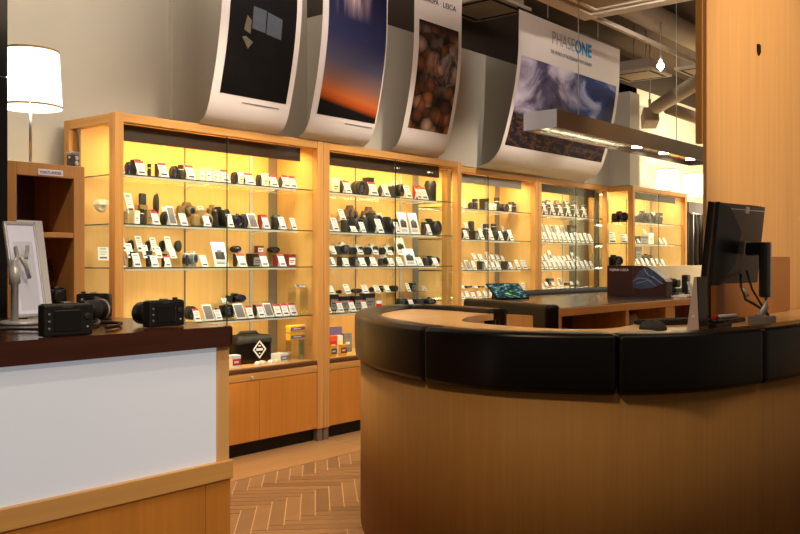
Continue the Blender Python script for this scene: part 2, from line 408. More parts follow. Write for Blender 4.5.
# ================================================================== DISPLAY CABINETS
TOPZ = 2.34
def cabinet(label, u0, u1, vf, depth, shelves, led, val, vmat, bottom, lsolid, rsolid, seam, std=None, full=True):
    r = thing('display_cabinet', label, 'cabinet', (u0, vf, 0), 0, 'lit wooden display cabinets along the wall')
    W = u1 - u0; D = depth; p = .065
    B = lambda n, lo, hi, m, bv=.004, par=r: box1(n, lo, hi, m, par, bv)
    for x in (0, W - p):
        for y in (0, D - p): 
            q = B('post', (x, y, .1), (x + p, y + p, TOPZ), 'woodv')
        B('foot', (x + .006, .008, 0), (x + p - .006, .06, .1), 'foot', .002)
        B('side_rail', (x + .005, p, TOPZ - .062), (x + p - .005, D - p, TOPZ - .001), 'woody')
        B('side_panel', (x + .02, p, .1), (x + p - .02, D - p, bottom), 'woodv')
    B('top_rail', (p, .004, TOPZ - .058), (W - p, .05, TOPZ), 'woodh')
    B('top_panel', (p, .05, TOPZ - .02), (W - p, D - .01, TOPZ - .004), 'woodh')
    B('back_panel', (p - .01, D - .12, .1), (W - p - .08, D - .10, TOPZ - .02), 'backwood', 0)
    B('corner_strip', (W - p - .079, D - .118, .1), (W - p + .02, D - .104, TOPZ - .02), 'greypost', 0)
    for s, x in ((lsolid, .02), (rsolid, W - p + .02)):
        if s: B('inner_side', (x, p, bottom), (x + .02, D - p, TOPZ - .06), 'backwood', 0)
        else: B('side_glass', (x + .008, p, bottom), (x + .014, D - p, TOPZ - .06), 'glass', 0)
    B('deck', (p, .05, bottom - .03), (W - p, D - .03, bottom), 'palewoodh', 0)
    B('sill_rail', (p, .002, bottom - .03), (W - p, .05, bottom - .002), 'unitdark', .003)
    B('valance', (p, .07, val[0]), (W * led, .085, TOPZ - .06), vmat, 0)
    # sliding panes
    mid = seam
    for k, (x0, x1) in enumerate(((p, mid + .015), (mid - .015, W - p))):
        g = B('sliding_pane', (x0, .014 + .014 * k, bottom), (x1, .019 + .014 * k, TOPZ - .06), 'glass', 0)
        xe = x1 if k == 0 else x0
        if k == 0: B('pane_edge', (xe - .0025, .013 + .014 * k, bottom), (xe + .0025, .02 + .014 * k, TOPZ - .06), 'glassedge', 0, g)
    for z in shelves:
        g = B('glass_shelf', (p, .06, z - .009), (W - p, D - .125, z - .001), 'shelfglass', 0)
        B('shelf_edge', (p, .057, z - .009), (W - p, .06, z - .001), 'glassedge', 0, g)
        B('shelf_edge', (p - .002, .06, z - .009), (p, D - .125, z - .001), 'glassedge', 0, g)
        B('shelf_rail', (p + .05, .06, z - .022), (W * led - .05, .08, z - .0095), 'ledbar', .002, g)
        for x in (W * .48, W * .82):
            b = MB().tube([(x, D - .13, z - .03), (x, D - .2, z - .016), (x, .2, z - .0135)], .004, 6)
            b.build('bracket', 'ledbar', g)
    for x, hw, mt in ((W * .48, .003, 'greypost'), (W * .82, .012, 'silver')):
        B('shelf_standard', (x - hw, D - .132, bottom), (x + hw, D - .121, TOPZ - .1), mt, 0)
    if full:
        B('kick', (p, .06, .0), (W - p, .09, .105), 'kick', 0)
        d = B('drawer', (p + .003, .002, bottom - .088), (W - p - .003, .03, bottom - .036), 'woodh', .003)
        kb = MB().lathe([(.006, 0), (.006, .012), (.011, .014), (.011, .022), (.004, .024)], (0, 0, 0), 'y', 12)
        k2 = kb.build('knob', 'silver', d); k2.scale = (1, -1, 1); k2.location = (W * .6, .004, bottom - .066)
        e = [p + .003, W * .655 - .05 - .045, W - p - .003] if W > 1 else [p, W - p]
        e = [p + .003, seam_door(W), W - p - .003]
        for a, b in zip(e, e[1:]): B('door', (a + .0015, .004, .108), (b - .0015, .03, bottom - .092), 'doorwood', .002)
    return r
def seam_door(W): return W * .645
SH1 = [1.965, 1.648, 1.366, .99]; SH3 = [1.94, 1.63, 1.32, 1.03]; SH5 = [1.905, 1.635, 1.352]
CAB = {1: (3.19, 5.043, 4.95, .6), 2: (5.047, 6.89, 4.95, .6), 3: (6.93, 8.615, 5.15, .6), 4: (8.62, 10.31, 5.15, .6), 5: (10.345, 12.05, 4.85, .6)}
cabinet('tall lit cabinet nearest the table lamp, black bag on its floor'.replace('nearest', 'beside'), *CAB[1], SH1, .9, (2.175,), 'valance', .635, False, True, on_v(225, 4.97)[0] - 3.19)
cabinet('tall lit cabinet second from the table lamp, white photo boards on its second shelf', *CAB[2], SH1, .86, (2.175,), 'valance', .635, True, False, on_v(394, 4.97)[0] - 5.047)
cabinet('lit cabinet third from the table lamp, behind the tilted tablet', *CAB[3], SH3, .86, (2.19,), 'valgrey', .69, False, True, on_v(487, 5.17)[0] - 6.93)
cabinet('lit cabinet packed with dense rows of price cards, black valance, fourth from table lamp', *CAB[4], SH3, .86, (2.19,), 'kick', .69, True, False, on_v(575, 5.17)[0] - 8.62)
cabinet('lit cabinet below the far glowing lampshades, standing forward of its neighbours', *CAB[5], SH5, .86, (2.19,), 'kick', .69, False, True, on_v(658, 4.87)[0] - 10.345)
# ================================================================== GOODS ON THE SHELVES
def g_card(head, photo=0):
    m = MB(); w, h = .06, .08; t = .5          # leans back
    def P(x, z, o=0): return (x * w, z * h * t - o * .0012, z * h)
    m.prism([(0, 0), (.0022, 0), (h * t + .0022, h), (h * t, h)], -w / 2, w / 2, 'x', 0)
    m.prism([(h * t * .7, h * .7), (h * t * .7 + .002, h * .7), (h * .62 + .002, 0), (h * .62, 0)], -w * .2, w * .2, 'x', 0)
    Q = lambda x0, z0, x1, z1, mi: m.quad([P(x0, z0, 1), P(x1, z0, 1), P(x1, z1, 1), P(x0, z1, 1)], mi)
    if photo == 0:
        Q(-.5, .84, .5, 1, 2) if head else Q(-.35, .82, .3, .9, 1)
        for z, a in ((.66, .3), (.54, .36), (.42, .2)): Q(-.36, z, a, z + .035, 1)
        Q(-.36, .14, .34, .26, 3)
    elif photo == 1:
        Q(-.42, .08, .42, .92, 4)
        for z in (.2, .36, .5): Q(-.34, z, .3, z + .06, 1)
    else:
        Q(-.34, .3, .34, .62, 3); Q(-.16, .4, .16, .7, 1)
        for z in (.12, .18): Q(-.36, z, .3, z + .025, 1)
    return m
MATS_CARD = ['white', 'ink', 'redhead', 'inkdark', 'greycard']
def simple(mb, name, mats): 
    return mb.build(name, mats)
def p_card(h, ph, name): return lambda: simple(g_card(h, ph), name, MATS_CARD)
def p_box(body, front, name='product_box'):
    def f():
        r = bpy.data.objects.new(name, None); COL.objects.link(r)
        box1('carton', (-.04, -.03, 0), (.04, .03, .07), body, r, .0015)
        m = MB().box((-.034, -.0312, .008), (.034, -.03, .05), mi=0); m.box((-.026, -.0316, .03), (.02, -.0311, .036), mi=1); m.box((-.026, -.0316, .02), (.008, -.0311, .024), mi=1)
        m.build('printed_label', [front, 'inkdark'], r)
        box1('lid_edge', (-.0405, -.0305, .056), (.0405, .0305, .0705), body, r, .001)
        return r
    return f
def p_lens_up(name='camera_lens', mat='black'):
    def f():
        r = bpy.data.objects.new(name, None); COL.objects.link(r)
        MB().lathe([(.027, 0), (.03, .003), (.03, .02), (.028, .022), (.028, .05), (.031, .052), (.032, .078), (.03, .08)], seg=18).build('barrel', mat, r)
        MB().lathe([(.0305, .026), (.0318, .028), (.0318, .044), (.0305, .046)], seg=18, cap=False).build('focus_ring', 'leatherette', r)
        MB().lathe([(.0304, .054), (.033, .0545), (.033, .058), (.0304, .0585)], seg=18, cap=False).build('silver_ring', 'silver', r)
        MB().lathe([(.027, .0801), (.02, .079), (.001, .0785)], seg=18).build('front_glass', 'lensglass', r)
        return r
    return f
def p_lens_face(name='camera_lens', mat='black'):
    def f():
        r = bpy.data.objects.new(name, None); COL.objects.link(r); z = .032
        MB().lathe([(.028, .03), (.03, .02), (.03, -.012), (.032, -.014), (.032, -.04), (.03, -.042), (.026, -.042), (.024, -.036)], (0, 0, z), 'y', 20).build('barrel', mat, r)
        MB().lathe([(.0302, -.008), (.0322, -.006), (.0322, .012), (.0302, .014)], (0, 0, z), 'y', 20, cap=False).build('focus_ring', 'leatherette', r)
        MB().lathe([(.0255, -.0375), (.016, -.0405), (.001, -.0415)], (0, 0, z), 'y', 20).build('front_glass', 'lensglass', r)
        return r
    return f
def p_cam(body='black', top=None, skin='leatherette', hump=True, lens=1.0, name='camera', strapcol=None):
    def f():
        r = bpy.data.objects.new(name, None); COL.objects.link(r); top_ = top or body
        MB().box((-.066, -.016, 0), (.066, .018, .062), .006, 2, mi=0).box((-.0665, -.0166, .012), (.0665, .0186, .052), .005, 2, mi=1).build('body', [body, skin], r)
        MB().box((-.065, -.0155, .060), (.065, .0175, .074), .004, 2).build('top_plate', top_, r)
        MB().box((-.064, -.03, .004), (-.038, -.014, .066), .008, 3).build('grip', skin, r)
        if hump:
            MB().prism([(-.024, .072), (-.016, .094), (.016, .094), (.024, .072)], -.022, .016, 'y').build('viewfinder_hump', top_, r)
        else:
            MB().box((-.012, -.012, .073), (.012, .012, .079), .001).build('hot_shoe', 'steel', r)
        MB().lathe([(.010, .073), (.0105, .075), (.0105, .083), (.009, .084)], (.045, 0, 0), 'z', 14).build('mode_dial', top_, r)
        MB().lathe([(.006, .073), (.006, .079), (.005, .08)], (-.05, -.012, 0), 'z', 10).build('shutter_button', 'silver', r)
        k = lens
        L_ = MB().lathe([(.026, -.014), (.027, -.02), (.027, -.026), (.03 * k, -.028), (.03 * k, -.05 * k), (.032 * k, -.052 * k), (.032 * k, -.07 * k), (.028 * k, -.07 * k), (.025 * k, -.064 * k)], (.006, 0, .0425), 'y', 20).build('lens_barrel', 'black' if body != 'grey' else 'grey', r)
        MB().lathe([(.0255 * k, -.065 * k), (.015 * k, -.067 * k), (.001, -.0675 * k)], (.006, 0, .0425), 'y', 20).build('front_glass', 'lensglass', L_)
        return r
    return f
def p_case(mat):
    def f():
        r = bpy.data.objects.new('cased_camera', None); COL.objects.link(r)
        MB().box((-.07, -.02, 0), (.07, .024, .07), .012, 3).build('leather_case', mat, r)
        MB().prism([(-.035, .066), (-.02, .094), (.02, .094), (.035, .066)], -.018, .02, 'y').build('case_top', mat, r)
        MB().lathe([(.036, -.018), (.036, -.05), (.03, -.062), (.02, -.064)], (.01, 0, .0385), 'y', 20).build('case_front', mat, r)
        MB().lathe([(.02, -.0642), (.012, -.066), (.001, -.0665)], (.01, 0, .0385), 'y', 16).build('front_glass', 'lensglass', r)
        MB().tube([(-.07, 0, .06), (-.078, 0, .05), (-.074, -.01, .02), (-.06, -.02, .004)], .004, 6).build('strap', 'brown', r)
        return r
    return f
def p_small():
    r = bpy.data.objects.new('viewfinder', None); COL.objects.link(r)
    MB().lathe([(.018, .02), (.02, .012), (.02, -.012), (.022, -.014), (.022, -.022), (.017, -.022)], (0, 0, .022), 'y', 16).build('barrel', 'black', r)
    MB().box((-.012, -.01, 0), (.012, .012, .006), .001).build('shoe_foot', 'steel', r)
    return r
def p_grip():
    r = bpy.data.objects.new('hand_grip', None); COL.objects.link(r)
    MB().box((-.03, -.012, .03), (.03, .012, .07), .008, 3).build('handle', 'black', r)
    MB().box((-.034, -.02, 0), (.034, .016, .032), .004, 2).build('leather_base', 'olive', r)
    return r
def p_pouch():
    r = bpy.data.objects.new('lens_pouch', None); COL.objects.link(r)
    MB().lathe([(.028, 0), (.036, .006), (.038, .05), (.036, .09), (.03, .098), (.005, .1)], seg=18).build('barrel_case', 'black', r)
    MB().lathe([(.0385, .07), (.0392, .072), (.0392, .082), (.0385, .084)], seg=18, cap=False).build('band', 'leatherette', r)
    return r
# code: (builder, name words, category, nominal width, depth, height, row offset)
KIND = {
 'c': (p_card(0, 0, 'price_card'), 'plain white price card', 'price card', .06, .05, .08),
 'p': (p_card(1, 0, 'price_card'), 'white price card with red heading', 'price card', .06, .05, .08),
 'g': (p_card(0, 1, 'information_card'), 'grey printed information card', 'card', .06, .05, .08),
 'P': (p_card(0, 2, 'photo_board'), 'large white board with camera picture', 'photo board', .06, .05, .08),
 'W': (p_box('white', 'cream'), 'small white product box', 'box', .08, .06, .07),
 'M': (p_box('cream', 'white'), 'small cream product box', 'box', .08, .06, .07),
 'R': (p_box('red', 'white'), 'maroon product box', 'box', .08, .06, .07),
 'K': (p_box('black', 'greycard'), 'black product box', 'box', .08, .06, .07),
 'G': (p_box('grey', 'white'), 'grey product box', 'box', .08, .06, .07),
 'O': (p_box('olive', 'olive'), 'olive product box', 'box', .08, .06, .07),
 'L': (p_lens_up(), 'upright black lens', 'lens', .066, .066, .08),
 'F': (p_lens_face(), 'black lens facing outward', 'lens', .064, .072, .064),
 'C': (p_cam(hump=False), 'flat-topped black camera', 'camera', .134, .09, .084),
 'D': (p_cam(lens=1.25), 'black camera with viewfinder hump', 'camera', .134, .11, .094),
 'S': (p_cam(top='silver', hump=True), 'black camera with silver top', 'camera', .134, .09, .094),
 'Q': (p_cam(body='grey', top='silver', hump=False, lens=.9), 'grey camera with silver top', 'camera', .134, .09, .084),
 'B': (p_case('olive'), 'olive leather cased camera', 'camera', .15, .09, .094),
 'N': (p_case('brown'), 'brown leather cased camera', 'camera', .15, .09, .094),
 'A': (p_small, 'small black viewfinder on its foot', 'viewfinder', .044, .045, .044),
 'H': (p_grip, 'black hand grip on olive base', 'hand grip', .068, .036, .07),
 'T': (p_pouch, 'tall round black lens case', 'lens case', .078, .078, .1),
}
CARDS = 'cpgP'
PROTO = {}
PLACED = []
ORD = 'first second third fourth fifth sixth seventh eighth ninth tenth eleventh twelfth thirteenth fourteenth fifteenth sixteenth seventeenth eighteenth nineteenth twentieth'.split()
CABW = {1: 'cabinet beside table lamp', 2: 'second cabinet from table lamp', 3: 'cabinet behind tablet', 4: 'cabinet of dense cards', 5: 'cabinet below far lampshades'}
SHW = ['top shelf', 'second shelf', 'third shelf', 'lowest shelf', 'floor']
def kill(o):
    for ch in list(o.children): kill(ch)
    bpy.data.objects.remove(o)
def place(cab, sh, zb, row, code, x0, x1, yt, v=None, dz=0., rz=None):
    bld, words, cat, W, D, Hh = KIND[code]
    vf = CAB[cab][2]
    if v is None:
        v = vf + {'f': .085 if sum(map(ord, code)) % 2 else .09, 'm': .17, 'b': .343, 'k': .4}[row] + (.0 if code in CARDS else (.09 if row != 'b' else .08))
    a, d0 = on_v(x0, v); b, d1 = on_v(x1, v)
    w = max(.012, b - a); d = (d0 + d1) / 2
    w *= .93 if code not in CARDS else ((1. if sh == 0 else .84) if cab < 3 else .64)
    z = zb + dz
    h = max(.02, z_at(yt, d) - z)
    first = code not in PROTO
    if first: PROTO[code] = bld(); o = PROTO[code]
    else: o = copy_tree(PROTO[code])
    if code in 'LTFA' : dep = max(.5, min(1.6, w / W))
    else: dep = max(.55, min(1.3, .5 * (w / W + h / Hh)))
    if row == 'b' and code not in CARDS: dep = min(dep, .85)
    z += .0012
    lo_, hi_ = CAB[cab][0] + .07 + w * .56 + .008, CAB[cab][1] - .07 - w * .56 - .008
    uc = max(lo_, min(hi_, (a + b) / 2))
    if abs(uc - (a + b) / 2) > .1: 
        if not first: kill(o)
        else: uc = hi_
        if not first: return None
    o.location = (uc, v, z); o.scale = (w / W, dep, h / Hh)
    o.rotation_euler = (0, 0, rz if rz is not None else (0 if code in CARDS else random.uniform(-.12, .12)))
    PLACED.append((cab, sh, 'raised row' if dz > .01 else {'f': 'front row', 'm': 'front row', 'b': 'back row', 'k': 'back row'}[row], code, (x0 + x1) / 2, o))
    return o
def row(cab, sh, spec, rw='f', dz=0., z=None, v=None):
    zb = z if z is not None else {1: SH1, 2: SH1, 3: SH3, 4: SH3, 5: SH5}[cab][sh]
    for it in spec.split(';'):
        it = it.split()
        if not it: continue
        r = rw
        if rw == 'f' and it[0] not in CARDS: r = 'm'
        place(cab, sh, zb, r, it[0], float(it[1]), float(it[2]), float(it[3]), v, dz)
def riser(cab, px0, px1, zb, h, v0=.345, v1=.458, label='', ):
    vf = CAB[cab][2]; a = on_v(px0, vf + v0)[0]; b = on_v(px1, vf + v0)[0]; a = max(a, CAB[cab][0] + .07); b = min(b, CAB[cab][1] - .1); w = b - a
    m = MB().box((-w / 2, 0, h - .004), (w / 2, v1 - v0, h)).box((-w / 2, 0, 0), (-w / 2 + .004, v1 - v0, h - .004)).box((w / 2 - .004, 0, 0), (w / 2, v1 - v0, h - .004))
    o = m.build('acrylic_riser', 'acrylic'); o.location = ((a + b) / 2, vf + v0, zb + .001)
    tag(o, label, 'display riser', 'clear acrylic risers on the cabinet shelves')
# --- cabinet 1
row(1, 0, 'p 122.6 125.2 158;F 125 131 162;K 133 138 160;p 138.5 147 160.5;L 147.5 151 164;K 157 160.5 164;p 161 169.5 162.5;F 170 176.5 166;L 178 183.5 165;F 184 188 168;p 188.5 196.5 165;M 197 202.5 169;M 203 209 168;M 210 216.5 170;W 217 220 170.5;L 220.3 223 171;p 223.5 231 169.5;F 231.5 236 172;W 236.5 241 172.5;F 241.5 246 173;p 247.5 256 173;F 256.5 260 174.5;W 261 266 174;F 266.5 270.5 175;p 272 279 175;F 279.5 284 176.5;p 285 291 175;p 292 298 176')
row(1, 1, 'O 122.5 126 212;M 131.5 137.5 211;L 139 144 209;O 144.5 149.5 210;R 150 153 210;p 153.2 161 211.5;F 161.3 169.5 211.5;g 169.6 178 206;B 191 212 210.5;c 181 189 213.5;c 204.8 212 216;D 212.5 223 207;C 223.5 240 213.5;c 228.8 235 214;F 240 246 214;g 250 260 213.5;R 260 264 215;p 264.2 271 215.5;T 271.5 280 215;c 281 287.5 217;c 292.5 298 218;M 299 305 219;M 305.5 311 219')
row(1, 1, 'c 127.5 136 193;H 138 147 193.5;A 153.5 158 193.5;c 163 169 207;B 176 197 202.5;c 200 206.5 206;B 207 216.5 205', 'b', .08)
riser(1, 124, 170, 1.648, .078, .345, .458, 'clear riser beneath hand grip, second shelf, cabinet beside table lamp')
riser(1, 176, 218, 1.648, .078, .345, .458, 'clear riser beneath brown cased camera, second shelf, cabinet beside table lamp')
row(1, 2, 'g 122.3 126.5 250;K 130 134 252;c 134.2 142.5 253.5;L 146 152 251;c 152.2 160 256;K 163 165.5 254;p 165.7 172 256;Q 183 196 251.5;c 202 209.5 255.5;P 214 230 242.5;K 235 239 254;p 239.2 248.5 254;K 249 262 254;p 262.2 270 254.5;R 275 280 255;p 280.2 287.5 254.5;R 288 295 254.5')
row(1, 2, 'c 122.4 127 236;A 127.5 133 240;c 137.5 145 236;A 145.5 150 240.5;c 152 159 237.5;A 159.5 164 240.5;c 167 174 236.5;A 174.5 180.5 240.5;F 231 239 246;R 256 262 246;F 268 277.5 247', 'b', .105)
row(1, 2, 'c 127.5 135 243.5;c 143.5 150.5 245;c 156.5 163.5 247;c 170.5 177.5 248.5', 'f', .06, v=5.2)
riser(1, 122.5, 182, 1.366, .103, .345, .458, 'long clear riser under small viewfinders, third shelf, cabinet beside table lamp')
riser(1, 228, 280, 1.366, .103, .345, .458, 'clear riser under outward lens and maroon box, third shelf, cabinet beside table lamp')
riser(1, 123, 180, 1.366, .058, .235, .33, 'low clear step behind the front cards, third shelf, cabinet beside table lamp')
row(1, 3, 'F 185 194 306;p 195 202 309;g 205 216 305;D 215 229 305.5;c 216 223.5 310;K 230 236 305;g 236 247.5 304;p 248 255 306;K 254.5 258 305;p 259 266 305;g 266 275 303.5;p 275.6 283 304.5;p 283.5 290.5 304;p 291 298.5 303.5')
row(1, 3, 'c 222.5 229 298.5;D 225.5 243 293.5', 'b', .10)
riser(1, 218, 274, .99, .098, .345, .458, 'clear riser under single camera, lowest shelf, cabinet beside table lamp')
row(1, 3, 'c 296.5 301.5 286.5;G 302 309 284.5', 'f', .2105, v=5.085)
riser(1, 295.5, 309, .99, .208, .075, .16, 'tall clear riser under grey box, lowest shelf, cabinet beside table lamp')
# --- cabinet 2
row(2, 0, 'W 330 336.5 178.5;F 337 343.5 180.5;p 346.5 352.5 180.5;F 353 361 181;K 365.5 371 178;p 372 379 182;F 379.5 385 185;c 385.3 391 184;S 389 399 180.5;c 407.5 413 185.5;R 415.5 418 186;p 418.3 422 187;p 423 429 187;T 431 439 181')
row(2, 1, 'g 329.5 334 216;c 334 340.5 218;D 342 358 217;c 352 358.5 226;D 361 377 213;c 361.5 367 222;D 378.5 394 217;c 378.3 385 219;c 396.5 401.5 222;P 400.5 410.5 212.5;P 411 421 213;D 422 434.5 219;c 428.8 433 224.5')
row(2, 1, 'N 342 357.5 205.5;c 341 347.5 209;N 361 376 207;c 380.5 385 213', 'b', .10)
riser(2, 338, 380, 1.648, .098, .345, .458, 'clear riser under two brown cased cameras, second cabinet from table lamp')
row(2, 2, 'g 329 334 258;c 330.5 337 257.5;K 339 345 257;c 344.5 350.5 258;K 351.5 360.5 257;c 361 367.5 258;K 366.5 372 257;c 372.3 378.5 257.5;S 378.5 387 255;c 390 396 258;c 398.5 404.5 257.5;P 405.5 418 249;c 418.3 424.5 257.5;D 424 434.5 256;c 434.5 440 258;F 440 446 256')
row(2, 2, 'S 334 348 242.5;c 331.5 337.5 246;S 350 362.5 244.5;c 358.5 364.5 246;S 364.5 376.5 244;c 373.5 379.5 246;S 379.5 392.5 244.5;c 387.5 394 246;P 397 408 238;D 411 431 244', 'b', .10)
riser(2, 331, 432, 1.366, .098, .345, .458, 'long clear riser under silver-topped cameras, second cabinet from table lamp')
row(2, 3, 'K 327 335.5 294.5;c 328 332.5 305.5;K 337.5 346.5 296.5;p 339 345 301.5;K 350.5 360 296;p 351 357 301;K 362.5 372 293.5;p 363.5 369 300.5;C 397 414 297.5;C 415 433 297.5;p 410.5 415.5 298.5')
row(2, 3, 'c 329 336 286;A 336.5 340.5 290;c 345.5 352 284.5;F 352 359.5 288.5;c 363.5 370 285;F 370 374 287;c 375.5 382 285.5;L 379 383 286;c 386 391.5 285.5;F 389.5 396 285.5;c 407.5 411.5 283.5;K 409.5 414 283;c 423.5 428 286;G 424 433 283', 'b', .135)
riser(2, 329, 396, .99, .133, .345, .458, 'long clear riser behind black boxes, lowest shelf, second cabinet from table lamp')
riser(2, 404, 436, .99, .133, .345, .458, 'short clear riser under grey box, lowest shelf, second cabinet from table lamp')
# --- cabinet 3
row(3, 0, 'M 461.5 464 200.5;F 469.5 473 202;L 473 477 199;K 482 486 199;W 489.5 494 204;L 495 498.5 197.5;F 499 504.5 204;W 505.3 509 205;L 509.3 513 202;L 513.5 519 204')
row(3, 1, 'K 461 466 228.5;c 465 470.5 230;K 471 480.5 231;c 480.5 486 228.5;L 484 488 224;c 490.5 495.5 229;F 494 499 230;c 500.5 505 231;F 504.5 509 230.5;c 510 515.5 230')
row(3, 1, 'c 466 471 222.5;T 469 473.5 221;c 483 486.5 224.5;L 491.5 496 224;c 503 506.5 226;L 503 507.5 225;g 510.5 515 224;c 516 520 224;g 521.5 526 225;c 526.3 530 225', 'b', .09)
row(3, 2, 'c 461 465 260;g 466.5 473 260.5;c 473.3 478 261;K 479.5 485 261.5;c 486.5 492 260.5;p 492.5 497 261;c 497.3 502.5 261.5;K 503.5 510 261.5;c 510.3 514.5 262;c 517 522 260;c 523 527.5 260;c 528 531 260.5')
row(3, 2, 'c 473.5 479 253.5;c 479.5 485 254;c 487 491.5 252;p 492 496.5 253.5;c 497 501.5 254.5;c 502 506 256;c 517 521.5 255;c 524 528 255', 'b', .09)
row(3, 3, 'c 461 465.5 291;c 466.5 471.5 291.5;p 472 477.5 291;c 478.5 483.5 291.5;c 485 490 291;p 491 496.5 291;c 498 502.5 290.5;c 526 530 283')
row(3, 3, 'c 462 466 285.5;Q 464.5 471 285;c 475 479.5 286;K 477 483 286;c 485.5 490 285.5;c 494 498 286', 'b', .09)
for z, n in ((1.63, 'second'), (1.32, 'third'), (1.03, 'lowest')):
    riser(3, 461, 531, z, .088, .345, .458, 'long clear riser on the %s shelf, cabinet behind tablet' % n)
# --- cabinet 4 (dense rows)
row(4, 0, ';'.join('%s %.1f %.1f %.1f' % ((('L', 'c')[k % 2]), 541 + k * 4.0, 541 + k * 4.0 + 3.7, 201.5 + k * .32 + (k % 3)) for k in range(12)))
row(4, 0, ';'.join('%s %.1f %.1f %.1f' % ('pLpLpLcLLL'[k], 541 + k * 4.5, 541 + k * 4.5 + 4.0, 200.3 + .28 * k - .5 * (k % 2)) for k in range(10)), 'b', .05)
row(4, 1, ';'.join('%s %.1f %.1f %.1f' % ('c', 541 + k * 4.5, 541 + k * 4.5 + 4.2, 231 + .18 * k + (k % 2)) for k in range(12)))
row(4, 1, 'g 541.5 547 224.5;c 547.5 552 225;g 552.5 557.5 225;c 558 562.5 225.5;g 563 567.5 225.5;K 568 575.5 225.5;K 577 584 226.5', 'b', .09)
row(4, 2, ';'.join('%s %.1f %.1f %.1f' % ('cpccccpccccc'[k], 540.5 + k * 4.6, 540.5 + k * 4.6 + 4.1, 259.5 + .1 * k + .7 * (k % 2)) for k in range(12)))
row(4, 2, ';'.join('%s %.1f %.1f %.1f' % ('ccPccccPcc'[k], 541 + k * 4.6, 541 + k * 4.6 + 4.2, (255, 254.5, 250.5, 256, 256.3, 256, 255, 252.5, 256, 257)[k]) for k in range(10)), 'b', .08)
row(4, 3, ';'.join('%s %.1f %.1f %.1f' % ('ccpcccccpccc'[k], 540 + k * 4.7, 540 + k * 4.7 + 4.1, 287 - .05 * k + .5 * (k % 2)) for k in range(12)))
row(4, 3, 'c 540.5 545 283;c 546 550 282;K 547.5 552 278.5;c 552.5 556.5 282;c 558.5 562.5 281.5;g 559.5 564.5 278.5;K 565.5 569.5 283;c 571 575 281.5;c 577.5 581 280.5;c 582.5 586 281', 'b', .08)
for z, n, h in ((1.94, 'top', .048), (1.63, 'second', .088), (1.32, 'third', .078), (1.03, 'lowest', .078)):
    riser(4, 541, 592, z, h, .345, .458, 'long clear riser on the %s shelf, cabinet of dense cards' % n)
# --- cabinet 5
row(5, 0, 'S 636 638.5 212;D 637.5 646 211;F 646.5 649.5 213.5;S 650 655.5 212.5;L 656.5 661 213;D 662 671.5 209.5')
row(5, 1, 'c 634 637 237;K 636 646.5 236.5;c 638.5 641.5 239;W 646.5 651 233.5;K 659.5 671 237;c 660.5 663.5 238;c 665 668 238')
row(5, 1, 'K 665 671.5 228.5;c 646 650 229.5', 'b', .06)
row(5, 2, 'c 634 637.5 259.5;c 638 641.5 259;c 643 646.5 258.5;c 647.5 651 258.5;c 653 656.5 258.5;c 658 661.5 259;c 663 666.5 259.5')
row(5, 2, 'K 634 640 247;D 641 650 254;K 651 660 254;K 655 662.5 251.5', 'b', .06)
for z, n in ((1.635, 'second'), (1.352, 'lowest')):
    riser(5, 634, 672, z, .058, .345, .458, 'clear riser on the %s shelf, cabinet below far lampshades' % n)
for x0, x1, yt, sh, code, dv in ((620, 627, 208.5, 0, 'D', .28), (612, 616, 229, 1, 'c', .36), (617, 622, 232, 1, 'c', .2), (622, 627, 232, 1, 'c', .12), (612, 619, 252, 2, 'D', .36)):
    # goods seen through the side glass: near its left end
    u = 10.345 + .2; d = C_ * u + S_ * (4.85 + dv)
    bld, words, cat, W, D, Hh = KIND[code]; o = copy_tree(PROTO[code]); z = SH5[sh]
    h = z_at(yt, d) - z; k = .8 * h / Hh; o.location = (u, 4.85 + dv, z); o.scale = (k, k, k); o.rotation_euler = (0, 0, -.6)
    PLACED.append((5, sh, 'row at the side glass', code, x0, o))
# --- labels
from collections import defaultdict
bk = defaultdict(list)
for t in PLACED: bk[t[:4]].append(t)
for (cab, sh, rw, code), its in bk.items():
    its.sort(key=lambda t: t[4])
    for k, t in enumerate(its):
        words = KIND[code][1]; cat = KIND[code][2]
        o = t[5]; n = len(its)
        lead = '' if n == 1 else (', ' + ORD[k] + ' from lamp end')
        tag(o, '%s%s, %s, %s, %s' % (words, lead, rw, SHW[sh], CABW[cab]), cat, '%ss on the %s of the %s' % (cat if not cat.endswith('x') and not cat.endswith('s') else cat + 'e', SHW[sh], CABW[cab]))
        if n > 1 and len(o['label'].split()) > 16: o['label'] = '%s%s, %s, %s, %s' % (words, ', ' + ORD[k], rw, SHW[sh], CABW[cab])
